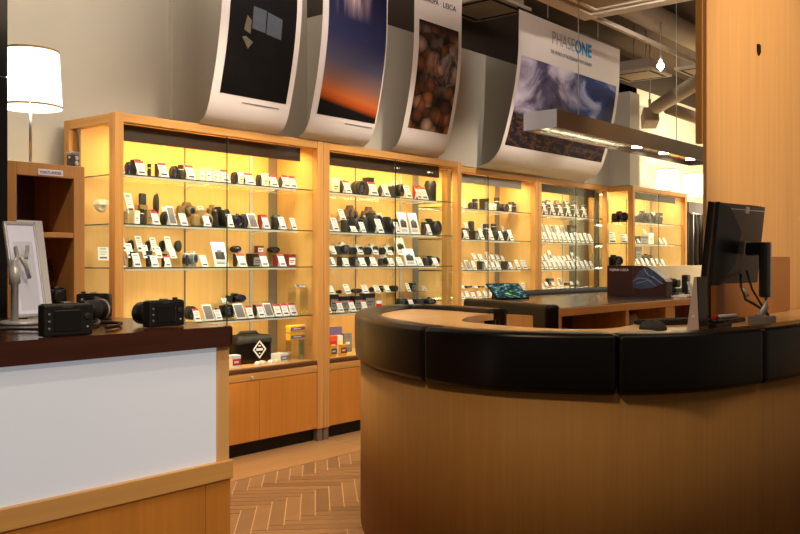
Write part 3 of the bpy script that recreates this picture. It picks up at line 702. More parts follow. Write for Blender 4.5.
# --- floor of cabinet 1: bag, papers, film boxes
def bag():
    u, d = on_v(250, 5.25); r = thing('camera_bag', 'black bag with white diamond emblem on the cabinet floor', 'bag', (u - .02, 5.25, .6365), -.1)
    MB().box((-.165, -.1, 0), (.165, .1, .2), .04, 4).build('bag_body', 'leather', r)
    MB().box((-.167, -.102, .13), (.167, .104, .212), .035, 4).build('flap', 'leatherette', r)
    MB().tube([(-.1, 0, .2), (-.07, 0, .23), (.07, 0, .23), (.1, 0, .2)], .012, 8).build('handle', 'leatherette', r)
    m = MB()
    for a, b in (((0, .062), (.055, 0)), ((.055, 0), (0, -.062)), ((0, -.062), (-.055, 0)), ((-.055, 0), (0, .062))):
        n = Vector((b[0] - a[0], b[1] - a[1])).normalized(); q = Vector((-n.y, n.x)) * .006
        A, Bv = Vector(a) - n * .004, Vector(b) + n * .004
        m.quad([(p[0], 0, p[1]) for p in (A - q, Bv - q, Bv + q, A + q)])
    m.quad([(x, 0, z) for x, z in ((-.03, -.009), (.03, -.009), (.03, .009), (-.03, .009))])
    m.quad([(x, 0, z) for x, z in ((-.01, .022), (.01, .022), (.01, .032), (-.01, .032))])
    m.quad([(x, 0, z) for x, z in ((-.01, -.032), (.01, -.032), (0, -.022), (-.002, -.022))])
    e = m.build('diamond_emblem', 'white', r); e.location = (.03, -.108, .105)
    return r
bag()
def boxat(name, px0, px1, yt, v, zb, d, mat, label, cat, group=None, stripe=None, rz=0.):
    a, d0 = on_v(px0, v); b, d1 = on_v(px1, v); w = b - a; h = z_at(yt, (d0 + d1) / 2) - zb
    r = thing(name, label, cat, ((a + b) / 2, v, zb + .0015), rz, group)
    box1('carton', (-w / 2, 0, 0), (w / 2, d, h), mat, r, .002)
    if stripe: MB().box((-w / 2 * .96, -.0012, h * .22), (w / 2 * .96, 0, h * .72), mi=0).box((-w * .3, -.0018, h * .4), (w * .2, -.0012, h * .54), mi=1).build('printed_band', [stripe, 'white'], r)
    return r
F1 = 'boxes and papers on the cabinet floors'
boxat('product_box', 232.5, 241, 355.5, 5.03, .635, .07, 'white', 'small white box in front of the black bag', 'box', F1, 'redhead')
boxat('film_box', 290.5, 305, 333.5, 5.03, .80, .05, 'yellow', 'yellow film box with purple band, lower of two', 'film box', F1, 'purple')
boxat('film_box', 290.5, 305, 325.5, 5.03, .862, .05, 'yellow', 'yellow film box with purple band, upper of two', 'film box', F1, 'purple')
riser(1, 291, 304.5, .635, .162, .08, .14, 'clear riser under the two yellow film boxes')
boxat('tag_box', 300, 303.5, 340.5, 5.11, .635, .02, 'green', 'small pale green tag beside yellow film boxes', 'tag', F1)
random.seed(3)
for k, (x0, x1, yt, m_, nm) in enumerate(((255, 261, 356.5, 'white', 'white folded paper slip just beyond the black bag'), (261.5, 267, 357, 'cream', 'cream paper slip second beyond the black bag'), (268, 274, 355.5, 'white', 'white paper slip third beyond the black bag'), (274.5, 280, 355.8, 'cream', 'cream paper slip fourth beyond the black bag'))):
    u, d = on_v((x0 + x1) / 2, 5.06); r = tag(MB().prism([(-.026, 0), (.026, 0), (.02, .012), (0, .028), (-.022, .014)], -.026, .026, 'y').build('paper_slip', m_), nm, 'paper', F1)
    r.location = (u, 5.055 + .02 * (k % 2), .6365); r.rotation_euler = (0, 0, random.uniform(-.25, .25))
boxat('product_box', 279.5, 289.5, 353.5, 5.06, .635, .09, 'white', 'larger white box at the lamp-far end of the cabinet floor', 'box', F1, 'ink', .2)
# --- floor of cabinet 2: film packets
G2 = 'film packets on the second cabinet floor'
boxat('film_box', 327.5, 342, 327.5, 5.3, .675, .05, 'purple', 'purple film carton behind orange box, second cabinet floor', 'film box', G2, 'purple')
boxat('film_box', 330, 337, 336, 5.16, .635, .05, 'orange', 'orange-red film box on the second cabinet floor', 'film box', G2, 'brightred')
boxat('film_box', 338, 343, 335.5, 5.17, .635, .05, 'white', 'white film box beside orange-red box, second cabinet floor', 'film box', G2, 'cream')
boxat('film_box', 344, 352, 333.5, 5.22, .635, .05, 'greycard', 'grey patterned packet on the second cabinet floor', 'film box', G2, 'grey')
boxat('film_box', 331.5, 337, 345.5, 5.04, .635, .03, 'yellow', 'small yellow film box with blue band, front of second cabinet', 'film box', G2, 'slate')
boxat('film_box', 341, 347, 344.5, 5.04, .635, .03, 'yellow', 'small yellow film box with dark red band, front of second cabinet', 'film box', G2, 'red')
tag(MB().lathe([(.02, 0), (.024, .004), (.024, .09), (.012, .12), (.012, .14)], seg=16).build('cleaning_bottle', 'acrylic'), 'clear bottle with red and blue label, lowest shelf, second cabinet', 'bottle')
bt = bpy.data.objects['cleaning_bottle']; u, d = on_v(379, 5.1); bt.location = (u, 5.1, .991)
lb = MB().lathe([(.0246, .03), (.0246, .05)], seg=16, cap=False, mi=0).lathe([(.0246, .05), (.0246, .075)], seg=16, cap=False, mi=1).build('bottle_label', ['brightred', 'lavender'], bt)
# acrylic stand with ornament and cards seen through side glass of cabinet 1
def at_u(px, u):
    t = (px - 400) / FPX; d = u / (C_ + S_ * t); return d * (S_ - C_ * t), d
for nm, px0, px1, yb, yt, lab in (('acrylic_stand', 91, 104, 222, 207, 'clear acrylic stand under crystal ornament behind side glass'), ('acrylic_stand', 87, 103, 265, 254, 'lower clear acrylic stand behind side glass')):
    u, v, d = 3.5, *at_u((px0 + px1) / 2, 3.5); z = z_at(yb, d); h = z_at(yt, d) - z; z = 1.648 if z > 1.5 else 1.366
    o = MB().box((-.06, -.05, h - .004), (.06, .05, h)).box((-.06, -.05, 0), (-.056, .05, h - .004)).box((.056, -.05, 0), (.06, .05, h - .004)).build(nm, 'acrylic')
    o.location = (u - .15, v, z); tag(o, lab, 'display riser')
ob = bmesh.new(); bmesh.ops.create_icosphere(ob, subdivisions=2, radius=.05)
for v_ in ob.verts: v_.co *= random.uniform(.75, 1.15)
mb = MB(); mb.bm.free(); mb.bm = ob
o = mb.build('crystal_ornament', 'ornament' if 'ornament' in M else 'glass'); 
vv, d = at_u(101, 3.36); o.location = (3.33, min(vv, 5.33), 1.648 + .13); tag(o, 'faceted clear and white ornament on acrylic stand behind side glass', 'ornament')
o.data.materials.clear(); o.data.materials.append(plain('ornament_white', (220, 204, 180), .2, noise=.4, nscale=30))
for px, yb, yt, sh, lab in ((103.5, 263, 248, 2, 'white price card leaning behind the side glass, upper of two'), (105, 266, 257, 2, 'small white price card behind the side glass, lower of two')):
    vv, d = at_u(px, 3.33); o = PROTO['c'].copy(); COL.objects.link(o); k = 1.1 if yt < 250 else .7
    o.location = (3.33, vv - (.0 if yt < 250 else .12), 1.366 + (.045 if yt < 250 else 0)); o.scale = (k, k, k); o.rotation_euler = (0, 0, -.5); tag(o, lab, 'price card', 'cards behind the side glass')
# ================================================================== ROUND COUNTER
OUT = [(7.216, 1.144), (6.160, 1.126), (5.280, 1.109), (4.576, 1.104), (4.035, 1.131), (3.671, 1.180), (3.304, 1.280), (3.039, 1.482), (2.875, 1.798), (2.843, 2.003), (2.873, 2.236),
       (3.005, 2.562), (3.184, 2.86), (3.446, 3.152), (3.740, 3.397), (4.092, 3.573), (4.365, 3.608), (4.479, 3.458), (4.453, 3.168), (4.365, 2.904), (4.338, 2.798)]
def catmull(P, n=10):
    P = [Vector(p) for p in P]; out = []
    for i in range(len(P) - 1):
        p0 = P[max(i - 1, 0)]; p1 = P[i]; p2 = P[i + 1]; p3 = P[min(i + 2, len(P) - 1)]
        for k in range(n):
            t = k / n
            out.append(.5 * ((2 * p1) + (p2 - p0) * t + (2 * p0 - 5 * p1 + 4 * p2 - p3) * t * t + (3 * p1 - p0 - 3 * p2 + p3) * t ** 3))
    out.append(P[-1]); return out
CRV = catmull(OUT)
def normals(P):                                   # pointing to the inside of the counter
    r = []
    for i in range(len(P)):
        t = (P[min(i + 1, len(P) - 1)] - P[max(i - 1, 0)]).normalized(); r.append(Vector((t.y, -t.x)))
    return r
NRM = normals(CRV)
ZT, ZB, ZD = 1.136, .911, 1.11
rc = thing('reception_counter', 'large curved wooden counter with black padded rim in the aisle', 'counter', (0, 0, 0))
def pxof(p): return 400 + FPX * (S_ * p[0] - C_ * p[1]) / (C_ * p[0] + S_ * p[1])
# padded rim: separate upholstered segments
cuts = []
for target, lo, hi in ((764, 0, 0), (618, 0, 0), (424.5, 0, 0)):
    best = min((abs(pxof(p) - target), i) for i, p in enumerate(CRV) if p.y < 2.55 and i > 20)[1]; cuts.append(best)
cuts.append(min(range(len(CRV)), key=lambda i: (CRV[i] - Vector((4.365, 3.608))).length))
bounds = [0] + sorted(cuts) + [len(CRV) - 1]
def pad(i0, i1, name='padded_rim'):
    W_, R_ = .135, .024
    prof = []
    for cx, cz, a0 in ((R_, ZB + R_, PI), (W_ - R_, ZB + R_, 1.5 * PI), (W_ - R_, ZT - R_, 0), (R_, ZT - R_, .5 * PI)):
        for k in range(6):
            a = a0 + k * PI / 10
            prof.append((cx + R_ * math.cos(a), cz + R_ * math.sin(a)))
    m = MB(); rows = []
    idx = list(range(i0, i1 + 1))
    def ring(p, n, sh):
        cxm, czm = W_ / 2, (ZB + ZT) / 2
        return [(p.x + n.x * (cxm + (a - cxm) * sh), p.y + n.y * (cxm + (a - cxm) * sh), czm + (z - czm) * (1 - (1 - sh) * .4)) for a, z in prof + prof[:1]]
    for j, i in enumerate(idx):
        p, n = CRV[i], NRM[i]; t = Vector((-n.y, n.x))
        if j == 0: 
            for sh, o in ((.72, .002), (.9, .006), (.97, .012)): rows.append(ring(p + t * o, n, sh))
            rows.append(ring(p + t * .02, n, 1.))
        elif j == len(idx) - 1:
            rows.append(ring(p - t * .02, n, 1.))
            for sh, o in ((.97, .012), (.9, .006), (.72, .002)): rows.append(ring(p - t * o, n, sh))
        else: rows.append(ring(p, n, 1.))
    m.sheet(rows)
    for r in (rows[0], rows[-1]): m.quad(r[:-1])
    bmesh.ops.remove_doubles(m.bm, verts=m.bm.verts, dist=1e-5)
    return m.build(name, 'leather', rc)
for a, b in zip(bounds, bounds[1:]): pad(a, b)
# curved wooden drum below
def strip(off0, off1, z0, z1, mat, name, i0=0, i1=None):
    m = MB(); i1 = len(CRV) if i1 is None else i1
    A = [(CRV[i] + NRM[i] * off0) for i in range(i0, i1)]; B = [(CRV[i] + NRM[i] * off1) for i in range(i0, i1)]
    m.sheet([[(p.x, p.y, z0), (p.x, p.y, z1), (q.x, q.y, z1), (q.x, q.y, z0), (p.x, p.y, z0)] for p, q in zip(A, B)])
    bmesh.ops.remove_doubles(m.bm, verts=m.bm.verts, dist=1e-5)
    return m.build(name, mat, rc)
strip(.028, .06, .06, ZB + .03, 'drumwood', 'curved_front')
strip(.06, .08, .0, .065, 'kick', 'kick')
strip(.06, .09, ZB, ZD - .035, 'drumwood', 'rim_support')
INN = [(4.382, 1.866), (4.136, 1.866), (3.828, 1.813), (3.608, 1.804), (3.458, 1.936), (3.458, 2.182), (3.564, 2.534), (3.784, 2.702), (3.978, 2.781), (4.224, 2.816)]
INC = catmull(INN, 6)
i_w = min(range(len(CRV)), key=lambda i: abs(CRV[i].x - 4.38) + (9 if CRV[i].y > 2 else 0))
outp = [CRV[i] + NRM[i] * .12 for i in range(i_w, len(CRV))]
m = MB(); m.prism([tuple(p) for p in outp] + [tuple(p) for p in reversed(INC)], ZD - .035, ZD)
bmesh.ops.triangulate(m.bm, faces=[f for f in m.bm.faces if len(f.verts) > 4]); m.build('desk_top', 'deskwood', rc)
m = MB(); m.sheet([[(p.x, p.y, .06), (p.x, p.y, ZD - .036)] for p in [q for q in INC][4:-3]])
ip = m.build('inner_panel', 'woodv', rc)
# desk strip under the side panel on the far stretch
m = MB(); m.prism([tuple(CRV[i] + NRM[i] * .12) for i in range(0, i_w)] + [(4.38, 1.66), (7.216, 1.66)], ZD - .035, ZD)
bmesh.ops.triangulate(m.bm, faces=[f for f in m.bm.faces if len(f.verts) > 4]); m.build('desk_top', 'deskwood', rc)

# ================================================================== BACK COUNTER
BZ = 1.08
bc = thing('service_counter', 'long low counter with dark top and open wooden shelves below', 'counter', (0, 0, 0))
TOPP = [(5.5, 3.13), (9.6, 3.13), (9.6, 4.6), (7.2, 4.6), (6.05, 4.25)]
MB().prism(TOPP, BZ - .022, BZ).build('counter_top', 'counterdark', bc)
box1('front_rail', (5.5, 3.12, BZ - .06), (9.6, 3.16, BZ - .004), 'woodh', bc, .003)
for u0, u1 in ((5.5, 5.54), (6.55, 6.6), (7.31, 7.5), (8.55, 8.6), (9.55, 9.6)): box1('upright', (u0, 3.125, .06), (u1, 3.6, BZ - .06), 'woodv', bc, .002)
box1('back_board', (6.05, 3.7, .06), (9.6, 3.74, BZ - .03), 'unitdark', bc)
box1('inner_shelf', (5.5, 3.14, .60), (9.6, 3.7, .625), 'woodh', bc)
box1('bottom_board', (5.5, 3.14, .06), (9.6, 3.7, .09), 'woodh', bc)
box1('kick', (5.55, 3.2, 0), (9.55, 4.2, .06), 'kick', bc)
e0, e1 = Vector((5.47, 3.14)), Vector((6.04, 4.27)); ed = (e1 - e0).normalized(); en = Vector((-ed.y, ed.x))
ang = math.atan2(ed.y, ed.x)
p_ = MB().box((0, -.06, .62), ((e1 - e0).length, .06, 1.105), .035, 4).build('padded_end', 'leather', bc); p_.location = (e0.x, e0.y, 0); p_.rotation_euler = (0, 0, ang)
p_ = MB().box((0, -.045, .06), ((e1 - e0).length, .045, .615), .004).build('end_panel', 'woodv', bc); p_.location = (e0.x, e0.y, 0); p_.rotation_euler = (0, 0, ang)
m = MB(); pts = catmull([(6.9, 4.50), (7.6, 4.545), (8.6, 4.56), (9.5, 4.5)], 8)
m.sheet([[(p.x, p.y - .03, BZ + .001), (p.x, p.y - .03, BZ + .05), (p.x, p.y + .03, BZ + .05), (p.x, p.y + .03, BZ + .001), (p.x, p.y - .03, BZ + .001)] for p in pts])
m.build('black_rear_rail', 'kick', bc)
# things kept on its open shelf
G5 = 'bottles on the shelf of the long low counter'
def wpos(px, py, z):
    d = (HC - z) * FPX / (py - HOR); t = (px - 400) / FPX
    return d * (C_ + S_ * t), d * (S_ - C_ * t)
for k, (px, mt, lb) in enumerate(((613, 'green', 'green bottle inside the open counter shelf'), (620, 'inkdark', 'dark bottle beside the green one inside the counter shelf'), (628, 'white', 'pale jar inside the open counter shelf'), (639, 'cream', 'cream canister inside the open counter shelf'))):
    u, d = on_v(px, 3.4); o = MB().lathe([(.04, 0), (.045, .01), (.045, .17 + .03 * (k % 2)), (.02, .23), (.018, .3)] if k < 2 else [(.06, 0), (.065, .01), (.065, .3), (.05, .33)], seg=16).build('bottle' if k < 2 else 'canister', mt)
    o.location = (u, 3.38, .627); tag(o, lb, 'bottle' if k < 2 else 'canister', G5)
u, d = on_v(555, 3.45); o = MB().box((-.12, -.08, 0), (.12, .08, .27), .01).build('storage_box', 'unitdark'); o.location = (u, 3.45, .627); tag(o, 'brown box inside the shelf at the padded counter end', 'box')

# --- things on the back counter
t_ = thing('tablet', 'large tablet tilted on its stand showing a blue green picture', 'tablet', (0, 0, 0))
tu, tv = wpos(513, 299.5, BZ + .0015)
t_.location = (tu, tv, BZ + .003); t_.rotation_euler = (0, 0, math.radians(-28))
R_ = Matrix.Rotation(math.radians(-58), 3, 'X')
MB().box((-.16, -.006, 0), (.16, .006, .235), .004, rot=R_, about=(0, 0, .006)).build('tablet_body', 'blackgloss', t_)
q = []
for x, z in ((-.15, .01), (.15, .01), (.15, .225), (-.15, .225)):
    q.append(tuple(Vector((0, 0, .006)) + R_ @ (Vector((x, -.0066, z)) - Vector((0, 0, .006)))))
MB().quad(q, uv=[(0, 0), (1, 0), (1, 1), (0, 1)]).build('screen', 'ph_tablet', t_, normals=False)
MB().prism([(.17, .11), (.09, .0), (.2, .0)], -.1, .1, 'x').build('stand', 'black', t_)
# display box with blue cloth bag picture
bu, bv = wpos(607, 296, BZ + .0015)
db = thing('display_box', 'dark maroon die-cut display box with blue fabric picture', 'box', (7.79, 3.62, BZ + .0015), 0)
m = MB()
m.prism([(-.29, 0), (.29, 0), (.29, .285), (.07, .285), (-.06, .285), (-.12, .272), (-.2, .22), (-.27, .165), (-.29, .14)], 0, .14, 'x')
m.build('carton', 'maroonbox', db)
m = MB()
arc = [(.035, .12), (.01, .18), (-.04, .24), (-.09, .272), (-.12, .268), (-.2, .214), (-.26, .168), (-.24, .12), (-.16, .085), (-.06, .07), (.02, .08)]
m.prism(arc, -.003, 0, 'x'); m.build('blue_fabric_picture', 'slate', db)
m = MB()
for a in ([(.03, .14), (-.03, .17), (-.1, .165), (-.16, .14)], [(.0, .12), (-.06, .135), (-.12, .15), (-.2, .1)], [(-.08, .26), (-.12, .2), (-.18, .17)], [(-.26, .12), (-.21, .15), (-.16, .19)]):
    m.tube([(-.004, y, z) for y, z in a], .0035, 5)
m.build('fabric_fold', 'fold', db)
lettering('FUJIFILM / LEICA', .03, 'white', db, (-.002, .265, .235), (PI / 2, 0, -PI / 2), .0004, width=.19)
MB().quad([(-.0015, y, z) for y, z in ((.025, .02), (.03, .02), (.03, .28), (.025, .28))]).build('fold_line', 'red', db)
G6 = 'things on the far end of the long low counter'
def cpos(px, v): 
    u, d = on_v(px, v); return u
r = thing('spray_bottle', 'small bottle with bright red cap beside the display box', 'bottle', (cpos(668.5, 3.6), 3.6, BZ + .0015), 0, G6)
MB().lathe([(.03, 0), (.034, .005), (.034, .07), (.02, .09)], seg=16).build('bottle_body', 'white', r); MB().lathe([(.032, .09), (.034, .095), (.034, .16), (.03, .165)], seg=16).build('cap', 'brightred', r)
r = thing('gadget', 'black rounded device behind the red capped bottle', 'device', (cpos(675, 3.75), 3.75, BZ + .0015), 0, G6)
MB().box((-.1, -.05, .0), (.1, .05, .06), .02, 3).box((-.06, -.04, .05), (.08, .04, .15), .03, 3).build('device_body', 'black', r)
r = thing('card_reader', 'dark upright box with pale screen on the long counter', 'device', (cpos(686, 3.55), 3.55, BZ + .0015), .2, G6)
MB().box((-.075, -.03, 0), (.075, .03, .19), .008).build('device_body', 'black', r); MB().box((-.02, -.032, .04), (.06, -.03, .16)).build('screen', 'slate', r)
r = tag(MB().prism([(-.03, 0), (-.02, 0), (.02, .13), (.016, .13)], -.045, .045, 'x').build('sign_card', 'white'), 'cream upright card in front of the dark upright box', 'card', G6); r.location = (cpos(690.5, 3.35), 3.35, BZ + .0015)
r = tag(MB().box((-.12, -.08, 0), (.12, .08, .01)).box((-.1, -.07, .01), (.1, .06, .018), mi=1).build('paper_stack', ['white', 'cream']), 'flat white papers lying at the far end of the long counter', 'paper', G6); r.location = (cpos(684, 3.26), 3.26, BZ + .0015)
r = tag(MB().box((-.07, -.04, 0), (.07, .04, .03), .006).build('black_box', 'black'), 'low black box in front of the red capped bottle', 'box', G6); r.location = (cpos(671, 3.42), 3.35, BZ + .0015)

# ================================================================== ON THE ROUND COUNTER DESK
# monitor
mo = thing('monitor', 'dark taupe backed monitor on an angled stand facing away', 'monitor', (4.262, 1.487, ZD + .003), -.12); mo.scale = (.88, .88, .88)
RT = Matrix.Rotation(math.radians(-7), 3, 'X')
def tilt(o): o.rotation_euler = (math.radians(6), 0, 0); o.location = (0, 0, .4); return o
tilt(MB().box((-.27, .0, -.19), (.29, .03, .235), .006).build('screen_housing', 'monblack', mo))
tilt(MB().box((-.272, .028, -.192), (.292, .034, .237), .002).build('screen', 'blackgloss', mo))
tilt(MB().prism([(-.268, -.188), (-.03, -.188), (.288, -.188), (.288, .232), (-.268, .232)], -.012, .002, 'y').build('rear_cover', 'monback', mo))
tilt(MB().prism([(-.272, -.193), (-.18, -.193), (-.03, -.08), (-.0, .09), (-.15, .215), (-.272, .237)], -.03, -.01, 'y').build('side_bulge', 'monblack', mo))
tilt(MB().box((-.26, -.014, .205), (.28, -.011, .21), 0).box((.06, -.014, .19), (.1, -.011, .225)).build('seam_trim', 'silver', mo))
tilt(MB().box((.02, -.05, -.03), (.08, -.012, .04), .004).build('mount_plate', 'steel', mo))
MB().box((.02, -.16, .36), (.06, -.05, .43), .008).build('mount_arm', 'monblack', mo)
col_ = MB().box((.01, -.17, .14), (.06, -.125, .43), .01).build('stand_column', 'monblack', mo)
MB().box((.055, -.172, .14), (.068, -.122, .432), .004).build('column_edge', 'silver', mo)
MB().tube([(.05, -.15, .16), (.02, -.16, .09), (-.03, -.15, .04)], .016, 8).build('stand_leg', 'silver', mo)
MB().box((-.06, -.2, 0), (.06, -.1, .045), .004).build('stand_foot', 'grey', mo)
MB().tube([(.03, -.02, .26), (-.03, -.05, .2), (-.02, -.07, .13), (.03, -.1, .1), (.12, -.12, .06), (.17, -.1, .01)], .007, 7).build('cable', 'cable', mo)
MB().tube([(.1, -.02, .28), (.08, -.06, .18), (.1, -.1, .1), (.14, -.13, .03)], .006, 7).build('cable', 'cable', mo)
MB().tube([(-.02, -.05, .19), (.0, -.075, .145)], .009, 8).build('cable_sleeve', 'silver', mo)
# wedge sign
su, sv = wpos(694, 331, ZD)
sg = thing('wedge_sign', 'narrow wedge shaped sign holder with dark face beside monitor', 'sign', (su, sv, ZD + .0015), 0)
MB().prism([(.028, 0), (-.022, 0), (-.012, .225), (-.004, .225)], 0, .012, 'x').build('side_panel', 'signwhite', sg)
MB().prism([(-.022, 0), (-.027, 0), (-.017, .227), (-.012, .227)], -.002, .095, 'x').build('dark_face', 'blackgloss', sg)
MB().prism([(.028, 0), (.032, 0), (-.0, .226), (-.004, .226)], .0, .12, 'x').build('rear_face', 'signwhite', sg)
MB().lathe([(.006, 0), (.006, -.002)], (0, .003, .06), 'x', 10).build('round_button', 'white', sg)
mu_, mv_ = wpos(653, 331, ZD)
ms = thing('computer_mouse', 'dark grey computer mouse on the desk behind the padded rim', 'mouse', (mu_, mv_, ZD + .002), -.7)
bm_ = bmesh.new(); bmesh.ops.create_uvsphere(bm_, u_segments=20, v_segments=12, radius=1)
for v_ in bm_.verts:
    v_.co = Vector((v_.co.x * .062, v_.co.y * .034, max(v_.co.z, -.05) * .042 + .003 + (.004 if v_.co.x < 0 else 0)))
for f in bm_.faces: f.smooth = True
mm = MB(); mm.bm.free(); mm.bm = bm_; mm.build('mouse_shell', 'grey_mouse' if 'grey_mouse' in M else 'inkdark', ms)
MB().box((.025, -.003, .034), (.045, .003, .04), .001).build('scroll_wheel', 'black', ms)
ku, kv = wpos(672, 321.5, ZD)
kb = thing('keyboard', 'black keyboard on the desk beside the computer mouse', 'keyboard', (4.03, 1.71, ZD + .0015), -.35); kb.scale = (.88, .88, .88)
MB().box((-.19, -.065, 0), (.19, .065, .022), .005).build('keyboard_base', 'black', kb)
m = MB()
for a in range(13):
    for b in range(4): m.box((-.18 + a * .0277, -.055 + b * .028, .0215), (-.18 + a * .0277 + .024, -.055 + b * .028 + .024, .027))
m.build('keys', 'leatherette', kb)
G7 = 'pens and cards on the desk below the monitor'
for k, (a, b, mt, lb, nm) in enumerate((((4.25, 1.565), (4.43, 1.54), 'white', 'white pen with red end on the desk below monitor', 'pen'), ((3.88, 1.455), (4.02, 1.455), 'black', 'black pen on the desk below monitor', 'pen'))):
    r = MB().tube([(a[0], a[1], ZD + .03), (b[0], b[1], ZD + .03)], .009, 8, mi=0)
    if k == 0: r.tube([(a[0] - .03, a[1] + .004, ZD + .03), (a[0], a[1], ZD + .03)], .0095, 8, mi=1)
    tag(r.build(nm, [mt, 'brightred']), lb, 'pen', G7)
tag(MB().box((4.23, 1.505, ZD + .001), (4.47, 1.61, ZD + .02), .003).build('tray', 'black'), 'low black tray holding the white pen below monitor', 'tray')
tag(MB().box((3.86, 1.42, ZD + .001), (4.04, 1.49, ZD + .02), .003).build('desk_tray', 'black'), 'low black tray holding the black pen below monitor', 'tray')
tag(MB().box((4.36, 1.34, ZD + .001), (4.43, 1.385, ZD + .004)).box((4.385, 1.365, ZD + .004), (4.455, 1.41, ZD + .008), mi=1).build('name_cards', ['cream', 'white']), 'small cream cards lying near the monitor foot', 'cards', G7)
bb = tag(MB().box((4.41, 1.625, ZD + .001), (5.6, 1.655, 1.43), .002).build('shadow_board', 'shadewood'), 'darker board standing in for the monitor shadow on the wood wall', 'board')  # darker board takes the place of the monitor's cast shadow on the panel
tag(MB().box((5.145, 1.662, 2.578), (5.19, 1.671, 2.618), .0).prism([(5.145, 2.578), (5.19, 2.578), (5.1675, 2.556)], 1.662, 1.671, 'y').build('wall_hook', 'black'), 'small black shield shaped hook on the wood wall', 'hook')

# ================================================================== NEAR LEFT COUNTER
LZ = 1.18
lc = thing('display_counter', 'tall counter with dark mahogany top and glowing white front panel', 'counter', (0, 0, 0))
def rr(x0, y0, x1, y1, r, n=6):
    pts = []
    for cx, cy, a in ((x1 - r, y0 + r, -PI / 2), (x1 - r, y1 - r, 0), (x0 + r, y1 - r, PI / 2), (x0 + r, y0 + r, PI)):
        for k in range(n + 1): pts.append((cx + r * math.cos(a + k * PI / 2 / n), cy + r * math.sin(a + k * PI / 2 / n)))
    return pts
m = MB(); m.prism(rr(-.6, 2.425, 2.04, 3.45, .03), LZ - .07, LZ)
es = [e for e in m.bm.edges if abs(e.verts[0].co.z - e.verts[1].co.z) < 1e-6]
bmesh.ops.bevel(m.bm, geom=es, offset=.008, segments=2, profile=.5, affect='EDGES'); m.build('counter_top', 'mahogany', lc)
box1('white_panel', (-.5, 2.452, .715), (1.974, 2.47, LZ - .071), 'panelwhite', lc)
box1('corner_post', (1.975, 2.447, .715), (2.028, 3.44, LZ - .071), 'palewood', lc, .003)
for a, b in ((-.55, .945), (.951, 2.034)): box1('front_rail', (a, 2.432, .652), (b, 2.47, .716), 'palewoodh', lc, .003)
for a, b in ((-.55, .947), (.949, 1.045), (1.047, 1.92), (1.922, 2.028)): box1('front_board', (a, 2.442, .0), (b, 2.47, .651), 'doorwood', lc, .001)
box1('end_panel', (2.0, 2.471, 0), (2.027, 3.44, .714), 'palewood', lc)
box1('rear_board', (-.5, 3.4, 0), (1.98, 3.43, LZ - .071), 'unitwood', lc)

def bigcam(label, loc, rz, W, Hh, flat=True, front=False):
    r = thing('camera', label, 'camera', loc, rz, 'demonstration cameras on the mahogany counter')
    w, h = W / 2, Hh
    MB().box((-w, -.02, 0), (w, .02, h * .97), .005, 2).build('body', 'black', r)
    MB().box((-w + .006, -.0195, h * .9), (w - .006, .0195, h), .005, 2).build('top_plate', 'blackgloss', r)
    MB().box((-w * .62, -.0225, h * .14), (w * .45, -.019, h * .8), .002).build('rear_screen', 'blackgloss', r)
    MB().box((-w * .3, -.0215, h * .86), (w * .12, -.0195, h * .95), .001).build('viewfinder_window', 'inkdark', r)
    if True:
        m = MB()
        for k in range(3): m.lathe([(.0035, 0), (.0035, -.003)], (-w * .82, -.0195, h * (.25 + .22 * k)), 'y', 10)
        m.build('button', 'grey', r)
        MB().lathe([(.010, 0), (.011, -.002), (.009, -.004), (.004, -.004)], (w * .74, -.0195, h * .58), 'y', 16).build('control_dial', 'leatherette', r)
        MB().lathe([(.003, 0), (.003, -.003)], (w * .74, -.0195, h * .26), 'y', 10).build('silver_button', 'silver', r)
    MB().lathe([(.009, h - .001), (.0095, h + .006), (.008, h + .007)], (w * .65, 0, 0), 'z', 14).build('top_dial', 'black', r)
    MB().box((-.012, -.01, h - .001), (.012, .012, h + .004), .001).build('hot_shoe', 'steel', r)
    if front: return r
    L_ = MB().lathe([(.034, .018), (.036, .024), (.036, .05), (.038, .052), (.038, .095), (.034, .095), (.028, .088)], (-.022, 0, h * .48), 'y', 24).build('lens_barrel', 'black', r)
    MB().lathe([(.03, .089), (.015, .091), (.001, .0915)], (-.022, 0, h * .48), 'y', 20).build('front_glass', 'lensglass', L_)
    MB().lathe([(.0362, .03), (.0375, .032), (.0375, .046), (.0362, .048)], (-.022, 0, h * .48), 'y', 24, cap=False).build('focus_ring', 'leatherette', L_)
    return r
bigcam('black camera seen from behind at the counter edge, before the tablet stand', (1.43, 2.475, LZ + .0015), .0, .158, .096, front=True)
b2 = bigcam('black camera seen from behind, nearest the counter corner, lens showing beside it', (1.845, 2.57, LZ + .0015), .06, .148, .09)
b2.children[-2 if False else 0]
b3 = bigcam('black camera with red dot facing out beside a lying lens, mid counter', (1.97, 3.2, LZ + .0015), PI * .72, .13, .095)
MB().lathe([(.005, 0), (.005, .002)], (-.03, .02, .075), 'y', 12).build('red_dot', 'brightred', b3)
MB().lathe([(.004, 0), (.004, .003)], (.04, .02, .072), 'y', 12).build('silver_button', 'silver', b3)
r = thing('camera_lens', 'black zoom lens lying beside the camera with red dot', 'lens', (1.86, 3.04, LZ + .0015), .35)
MB().lathe([(.028, -.08), (.032, -.07), (.032, -.03), (.036, -.025), (.036, .03), (.039, .035), (.039, .07), (.034, .07)], (0, 0, .039), 'x', 20).build('barrel', 'black', r)
MB().lathe([(.0362, -.018), (.0378, -.016), (.0378, .02), (.0362, .022)], (0, 0, .039), 'x', 20, cap=False).build('focus_ring', 'leatherette', r)
MB().lathe([(.0395, .05), (.04, .052), (.04, .056), (.0395, .058)], (0, 0, .039), 'x', 20, cap=False).build('silver_ring', 'silver', r)
